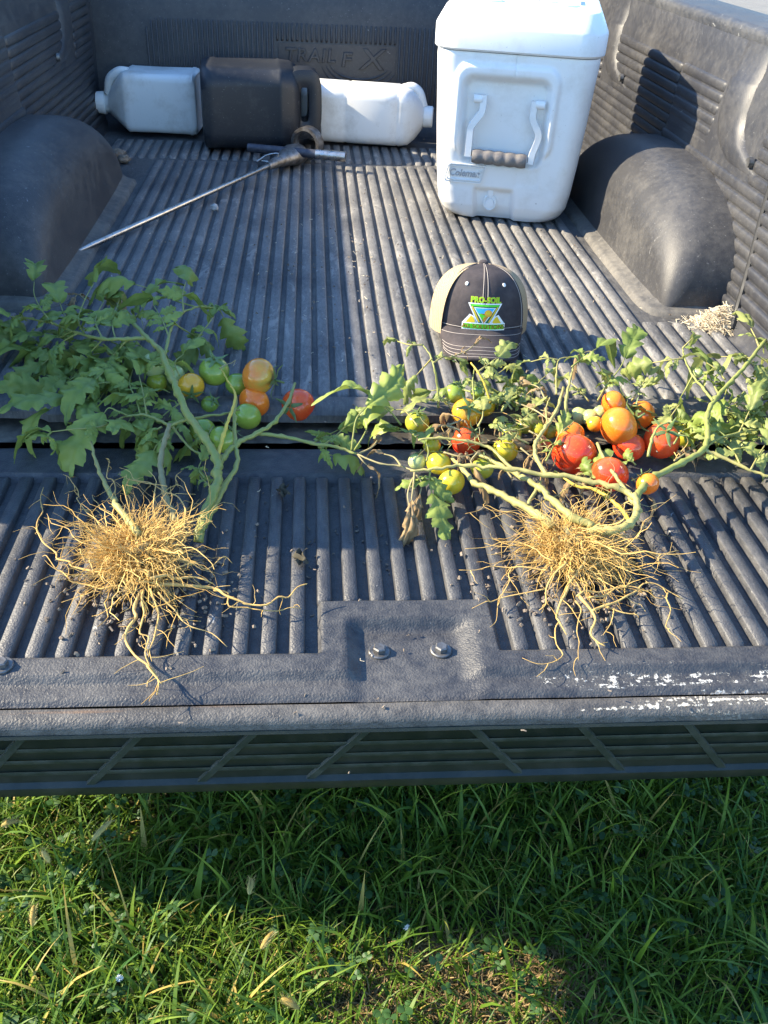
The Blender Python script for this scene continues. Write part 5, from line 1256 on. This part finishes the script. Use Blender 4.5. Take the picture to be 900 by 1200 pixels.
# dry tangled tendrils
g = random.Random(77)
for k in range(26):
    p = Vector(random.Random(k).choice([(0.1423, -0.0384, 0.0500), (0.1884, -0.0624, 0.0500), (0.1014, -0.0629, 0.0500), (0.2333, -0.0859, 0.0500), (0.2958, -0.1376, 0.0400), (0.2400, -0.1695, 0.0400), (0.3022, -0.2004, 0.0400), (0.2185, -0.0302, 0.0600), (0.4293, -0.0686, 0.0400)])); q = [p]
    d = Vector((g.gauss(0, 1), g.gauss(0, 1), g.gauss(0, .3))).normalized() * .012
    for j in range(7):
        d = (d + Vector((g.gauss(0, .007), g.gauss(0, .007), g.gauss(0, .004)))).normalized() * .011; nx = q[-1] + d; nx.z = min(max(nx.z, base_z(nx) + .01), .1); q.append(nx)
    stem(pr, q, .0011, .0005, g.choice(['stem_brown', 'stem_pale', 'root']), 'tendril', 5, False, 3)
for spec, kind, ax, cal, var in (
 ((0.2803, -0.0697, 0.0374, 0.0334), 'red', (.3, .5, .6), False, 1), ((0.3136, -0.1330, 0.0427, 0.0267), 'red', (.3, .6, .45), False, 1), ((0.3520, -0.1765, 0.0555, 0.0155), 'orange', (-.3, .6, .4), True, 0), ((0.3606, -0.0115, 0.0501, 0.0301), 'orange', (.8, .2, .3), True, 1),
 ((0.3691, 0.0503, 0.0561, 0.0201), 'orange', (.7, .1, .3), True, 0), ((0.3774, -0.0258, 0.0244, 0.0244), 'red', (.3, .3, .6), False, 0), ((0.4261, -0.0248, 0.0330, 0.0270), 'red', (.0, -.35, .8), True, 2), ((0.4157, 0.0476, 0.0383, 0.0223), 'orange', (-.8, -.2, .4), True, 0),
 ((0.2909, -0.0036, 0.0320, 0.0220), 'orange', (0, .6, .7), False, 1), ((0.3416, 0.0637, 0.0244, 0.0144), 'pale', (0, .3, 1), False, 0), ((0.3272, 0.0753, 0.0209, 0.0149), 'pale', (.3, .3, .8), False, 0), ((0.3574, 0.0661, 0.0324, 0.0124), 'pale', (0, .3, 1), False, 0), ((0.3361, 0.0239, 0.0344, 0.0135), 'amber', (0, .3, 1), False, 0),
 ((0.1363, 0.0382, 0.0447, 0.0227), 'amber', (.1, -.5, .7), True, 0), ((0.1703, 0.0797, 0.0359, 0.0199), 'yellow', (.2, .3, .9), False, 1), ((0.1242, 0.0830, 0.0548, 0.0169), 'green', (.3, .1, 1), True, 0), ((0.0622, 0.0364, 0.0288, 0.0188), 'yellowgreen', (0, .1, 1), True, 0),
 ((0.1319, -0.0077, 0.0218, 0.0218), 'red', (.4, -.1, .7), True, 2), ((0.0809, -0.0834, 0.0296, 0.0176), 'yellow', (.1, .5, .8), True, 0), ((0.0517, -0.0722, 0.0255, 0.0135), 'pale', (.2, .3, .9), True, 0), ((0.0948, -0.1223, 0.0230, 0.0190), 'yellow', (-.3, .7, .5), False, 0),
 ((0.1441, -0.0857, 0.0225, 0.0165), 'yellowgreen', (.2, .4, .8), True, 0), ((0.1857, -0.0385, 0.0255, 0.0195), 'yellow', (.2, .4, .8), True, 0), ((0.2005, 0.0026, 0.0294, 0.0174), 'yellowgreen', (.4, .4, .8), True, 0), ((0.2507, 0.0247, 0.0245, 0.0145), 'yellowgreen', (0, .2, 1), True, 0),
 ((0.2675, 0.0249, 0.0199, 0.0119), 'green', (0, .2, 1), True, 0), ((0.0778, -0.0263, 0.0253, 0.0133), 'yellow', (0, .2, 1), True, 0), ((0.2279, 0.0266, 0.0278, 0.0120), 'green', (0, .2, 1), True, 0), ((0.4796, 0.0156, 0.0186, 0.0186), 'yellow', (-.3, -.2, .8), False, 2),
 ((0.5040, 0.0765, 0.0973, 0.0086), 'pale', (0, .2, 1), True, 0), ((0.5198, 0.0413, 0.0333, 0.0133), 'pale', (0, .2, 1), False, 0), ((0.1590, 0.0760, 0.0602, 0.0113), 'green', (0, .2, 1), True, 0)):
    tomato(pr, spec, kind, ax, cal, var)
rc = (0.2277, -0.2681, -0.0000)
roots(pr, rc[0], rc[1], 0., .104, .090, .060, 1150, 9, [
 ([(0.2053, -0.3540, 0.0300), (0.2208, -0.3345, 0.0350), (0.2322, -0.3194, 0.0400), (0.2507, -0.2863, 0.0450), (0.2653, -0.2569, 0.0500)], .0026), ([(0.2053, -0.3540, 0.0300), (0.1914, -0.3762, 0.0200), (0.1839, -0.4032, 0.0150), (0.1887, -0.4230, 0.0120)], .0030), ([(0.1853, -0.4021, 0.0140), (0.1758, -0.4318, 0.0060), (0.1662, -0.4580, 0.0040), (0.1484, -0.4603, 0.0040), (0.1324, -0.4526, 0.0060)], .0013),
 ([(0.2136, -0.3701, 0.0250), (0.2240, -0.3889, 0.0200), (0.2170, -0.4208, 0.0120), (0.2221, -0.4328, 0.0100), (0.2291, -0.4399, 0.0100)], .0030), ([(0.2252, -0.3919, 0.0200), (0.2498, -0.3802, 0.0200), (0.2738, -0.3676, 0.0220), (0.2986, -0.3493, 0.0250), (0.3133, -0.3496, 0.0250), (0.3270, -0.3566, 0.0200), (0.3437, -0.3668, 0.0150)], .0026),
 ([(0.2111, -0.3716, 0.0250), (0.2378, -0.3643, 0.0250), (0.2565, -0.3619, 0.0280), (0.2844, -0.3439, 0.0300)], .0020), ([(0.2443, -0.3774, 0.0150), (0.2634, -0.3899, 0.0150), (0.2814, -0.3921, 0.0140)], .0018), ([(0.2338, -0.3330, 0.0350), (0.2625, -0.3133, 0.0350), (0.2961, -0.3017, 0.0350), (0.3308, -0.2991, 0.0300), (0.3612, -0.2906, 0.0300)], .0017),
 ([(0.1953, -0.3176, 0.0350), (0.1788, -0.2952, 0.0350), (0.1625, -0.2726, 0.0300), (0.1249, -0.2727, 0.0250), (0.0924, -0.2738, 0.0220)], .0014), ([(0.1832, -0.3278, 0.0300), (0.1538, -0.3183, 0.0280), (0.1274, -0.3104, 0.0220), (0.1011, -0.3117, 0.0180), (0.0800, -0.3114, 0.0180)], .0014), ([(0.1775, -0.3570, 0.0250), (0.1522, -0.3585, 0.0200), (0.1268, -0.3600, 0.0150), (0.0874, -0.3735, 0.0100)], .0013),
 ([(0.3270, -0.3598, 0.0200), (0.3223, -0.3864, 0.0150), (0.3121, -0.4155, 0.0120)], .0014), ([(0.2095, -0.3734, 0.0200), (0.2028, -0.4154, 0.0100), (0.1948, -0.4581, 0.0060)], .0012), ([(0.1455, -0.3106, 0.0220), (0.1227, -0.3564, 0.0120), (0.1039, -0.4041, 0.0080)], .0012), ([(0.2553, -0.3818, 0.0160), (0.2457, -0.4040, 0.0120), (0.2307, -0.4232, 0.0100)], .0012),
 ([(0.2275, -0.3676, 0.0200), (0.2602, -0.3583, 0.0250), (0.2872, -0.3556, 0.0250), (0.3142, -0.3556, 0.0220)], .0018), ([(0.2046, -0.3337, 0.0450), (0.1878, -0.3468, 0.0400), (0.1755, -0.3630, 0.0300), (0.1631, -0.3893, 0.0200)], .0022), ([(0.1602, -0.2194, 0.0400), (0.1291, -0.2036, 0.0400), (0.0995, -0.2158, 0.0350)], .0009), ([(0.1967, -0.2527, 0.0500), (0.1583, -0.2265, 0.0450), (0.1296, -0.2345, 0.0400)], .001)])

# ================================================================== small things
rc_l, rc_r = (-0.3024, -0.3196), (0.2237, -0.3029)
def scatter_bits(name, n, cx, cy, sx, sy, z0, h, lmin, lmax, rmin, rmax, mat, seed, label, cat):
    g = random.Random(seed); m = MB()
    for i in range(n):
        x, y = cx + g.gauss(0, sx), cy + g.gauss(0, sy); r = math.hypot((x - cx) / sx, (y - cy) / sy)
        z = z0 + h * math.exp(-r * r * .5) * g.random(); a = g.uniform(0, 6.28); L = g.uniform(lmin, lmax); e = g.uniform(-.3, .7)
        d = Vector((math.cos(a) * math.cos(e), math.sin(a) * math.cos(e), math.sin(e))) * L
        p = Vector((x, y, z)); m.tube([p - d / 2, p + Vector((g.gauss(0, .001), g.gauss(0, .001), g.gauss(0, .001))), p + d / 2], [g.uniform(rmin, rmax)] * 3, 4)
    return tag(m.build(name, M[mat], None, fix=False), label, cat, kind='stuff')
M['straw'] = simple('dry_straw', (.55, .45, .30), .85, c2=(.72, .64, .48), vscale=60)
M['dirt'] = simple('dry_dirt', (.13, .10, .075), .95, c2=(.26, .21, .16), vscale=70, bump=.8, bscale=250)
sp = (0.6946, 0.4278, 0.0340)
scatter_bits('straw_litter', 1100, sp[0], sp[1] + .008, .030, .018, FZ + .003, .042, .012, .038, .00025, .0007, 'straw', 4, 'pile of pale straw and chaff against the right wheel arch', 'straw')
def clod(name, p, r, seed, mat, label, cat, group=None, sq=.6):
    g = random.Random(seed); bm = bmesh.new(); bmesh.ops.create_icosphere(bm, subdivisions=3, radius=1)
    for v in bm.verts:
        k = 1 + .35 * noise.noise(v.co * 1.7 + Vector((seed, 0, 0))) + .18 * noise.noise(v.co * 4.3 + Vector((0, seed, 0)))
        v.co = Vector((v.co.x * k * r * g.uniform(.98, 1.02), v.co.y * k * r * .85, v.co.z * k * r * sq)) + Vector(p)
    me = bpy.data.meshes.new(name); bm.to_mesh(me); bm.free(); me.shade_smooth()
    return tag(obj(name, me, M[mat]), label, cat, group)
M['stone'] = simple('grey_pebble', (.30, .29, .28), .8, c2=(.45, .43, .40), vscale=60, bump=.4)
clod('pebble', (-0.3355, 1.0918, 0.0360), .010, 3, 'stone', 'small grey pebble on the shaded bed floor beside the steel rod', 'pebble', sq=.8)
sd1 = (-0.6562, 1.5958, 0.0340); sd2 = (-0.6277, 1.5405, 0.0340); sd3 = (-0.6530, 1.5091, 0.0340)
clod('dirt_clod', sd1, .024, 11, 'dirt', 'largest dirt clod beside the left wheel arch, nearest the white jug', 'dirt clod', 'dirt clods by the left wheel arch')
clod('dirt_clod', sd2, .018, 12, 'dirt', 'dirt clod beside the left wheel arch, rightmost of three', 'dirt clod', 'dirt clods by the left wheel arch')
clod('dirt_clod', sd3, .015, 13, 'dirt', 'smallest dirt clod touching the left wheel arch', 'dirt clod', 'dirt clods by the left wheel arch')
scatter_bits('dirt_crumbs', 320, .0, .75, .34, .42, FZ + .011, .001, .002, .006, .0006, .0016, 'dirt', 8, 'dirt crumbs and chaff strewn over the bed floor', 'dirt')
scatter_bits('chaff', 130, .12, .70, .36, .40, FZ + .010, .001, .003, .010, .0003, .0007, 'straw', 9, 'thin pale chaff scattered over the bed floor', 'chaff')
scatter_bits('tailgate_crumbs', 260, -.05, -.24, .28, .12, -.011, .002, .0015, .006, .0006, .0014, 'dirt', 18, 'crumbs of dirt and dry plant lying in the tailgate grooves', 'dirt')
for k, (p, lab) in enumerate((((-0.1389, -0.1180, 0.0020), 'dark shrivelled leaf scrap on the tailgate, under the long trailing stem'), ((-0.1140, -0.2683, 0.0020), 'dark leaf scrap on the tailgate between the two root balls'))):
    g = random.Random(k); m = MB()
    m.grid(lambda u, v: (p[0] + (u - .5) * .014 + .004 * math.sin(v * 7), p[1] + (v - .5) * .026, p[2] + .005 + .004 * math.sin(u * 9 + v * 5 + k)), 8, 10)
    tag(m.build('leaf_scrap', M['scrap'] if 'scrap' in M else simple('dark_scrap_%d' % k, (.05, .045, .03), .9)), lab, 'leaf scrap', 'leaf scraps on the tailgate')
for k, (cx_, cy_) in enumerate((rc_l, rc_r)):
    scatter_bits('soil_crumbs', 320, cx_, cy_, .055, .05, .001, .003, .0015, .007, .0007, .0026, 'dirt', 60 + k, ('soil crumbs fallen from the shaded root ball', 'soil crumbs fallen from the sunlit root ball')[k], 'soil')
# foxtail seed heads and white clover flowers in the lawn
M['foxtail_ripe'] = simple('foxtail_ripe', (.26, .19, .05), .85, c2=(.36, .25, .07), vscale=90)
M['foxtail'] = simple('foxtail_bristle', (.34, .30, .10), .8, c2=(.46, .38, .16), vscale=90)
def foxtail(top, base, L, label, seed, ripe=False):
    g = random.Random(seed); T = Vector(top); B_ = Vector(base); f = thing('foxtail_grass', base, label, 'foxtail grass', 'foxtail seed heads in the lawn')
    mid = B_.lerp(T, .5) + Vector((g.gauss(0, .006), g.gauss(0, .006), .012))
    P_ = spline([B_, mid, T], 7); m = MB(); m.tube(P_, [.0011 - .0004 * i / len(P_) for i in range(len(P_))], 5); m.build('stalk', M['grass2'], f)
    d = (T - mid); d.z *= .25; d = (d.normalized() + Vector((g.uniform(-.5, .5), g.uniform(.1, .7), .15))).normalized(); L *= 1.35; side = d.orthogonal().normalized(); oth = d.cross(side)
    m = MB(); rings = []
    for i in range(11):
        t_ = i / 10; r_ = .0044 * math.sin(math.pi * (.08 + .88 * t_)) ** .6
        c_ = T + d * (L * t_) + Vector((0, 0, -.010 * t_ * t_))
        rings.append([c_ + (side * math.cos(a) + oth * math.sin(a)) * r_ * (1 + .18 * ((i + j) % 2)) for j, a in enumerate(np.linspace(0, 2 * math.pi, 10, False))])
    m.loft(rings); hd_ = m.build('seed_head', M['foxtail'] if not ripe else M['foxtail_ripe'], f)
    m = MB()
    for k in range(110):
        t_ = g.random(); a = g.uniform(0, 6.28); c_ = T + d * (L * t_) + Vector((0, 0, -.010 * t_ * t_)); n_ = side * math.cos(a) + oth * math.sin(a)
        m.tube([c_ + n_ * .003, c_ + n_ * .008 + d * .006], [.00022, .0001], 3, False)
    m.build('bristles', M['foxtail'], hd_, fix=False)
for k, (u, lab, ripe) in enumerate((
  (((-0.4814, -0.1828, -0.6800), (-0.5246, -0.2492, -0.7900), .036), 'green foxtail seed head leaning right, upper left of the lawn', False),
  (((-0.5478, -0.2151, -0.6900), (-0.5523, -0.2159, -0.7900), .030), 'short green foxtail seed head beside the left edge of the lawn', False),
  (((-0.5479, -0.3300, -0.6900), (-0.5468, -0.3387, -0.7900), .028), 'yellow foxtail seed head in the sunlit grass at lower left', True),
  (((-0.2072, -0.2765, -0.7100), (-0.1971, -0.3097, -0.7900), .024), 'small green foxtail seed head at the edge of the shade', False),
  (((-0.1817, -0.3840, -0.6900), (-0.2198, -0.4095, -0.7900), .026), 'golden foxtail seed head lying sideways at the edge of the sunlit patch', True),
  (((-0.1215, -0.4792, -0.6900), (-0.1290, -0.4921, -0.7900), .026), 'golden foxtail seed head nearest the bottom edge', True),
  (((-0.6473, -0.1402, -0.6900), (-0.7044, -0.1247, -0.7900), .026), 'tan foxtail seed head cut by the left edge of the picture', True))):
    foxtail(u[0], u[1], u[2], lab, 50 + k, ripe)
for k, (p, lab) in enumerate((((-0.4075, -0.3912, -0.7450), 'white clover flower in the sunlit grass at lower left'), ((0.0592, -0.3194, -0.7550), 'white clover flower in the shaded grass below the latch recess'))):
    g = random.Random(k + 5); f = thing('clover_flower', (p[0], p[1], GZ), lab, 'clover flower', 'white clover flowers')
    m = MB(); m.tube([(p[0], p[1], GZ), (p[0], p[1], p[2])], .0009, 5); m.build('stalk', M['grass2'], f)
    m = MB()
    for q in range(46):
        a = g.uniform(0, 6.28); e = g.uniform(-.3, 1.5); d = Vector((math.cos(a) * math.cos(e), math.sin(a) * math.cos(e), math.sin(e))); c_ = Vector(p)
        m.tube([c_ + d * .0018, c_ + d * .0045, c_ + d * .0062], [.0004, .0009, .0003], 4)
    m.build('petals', M['eyelet'], f)
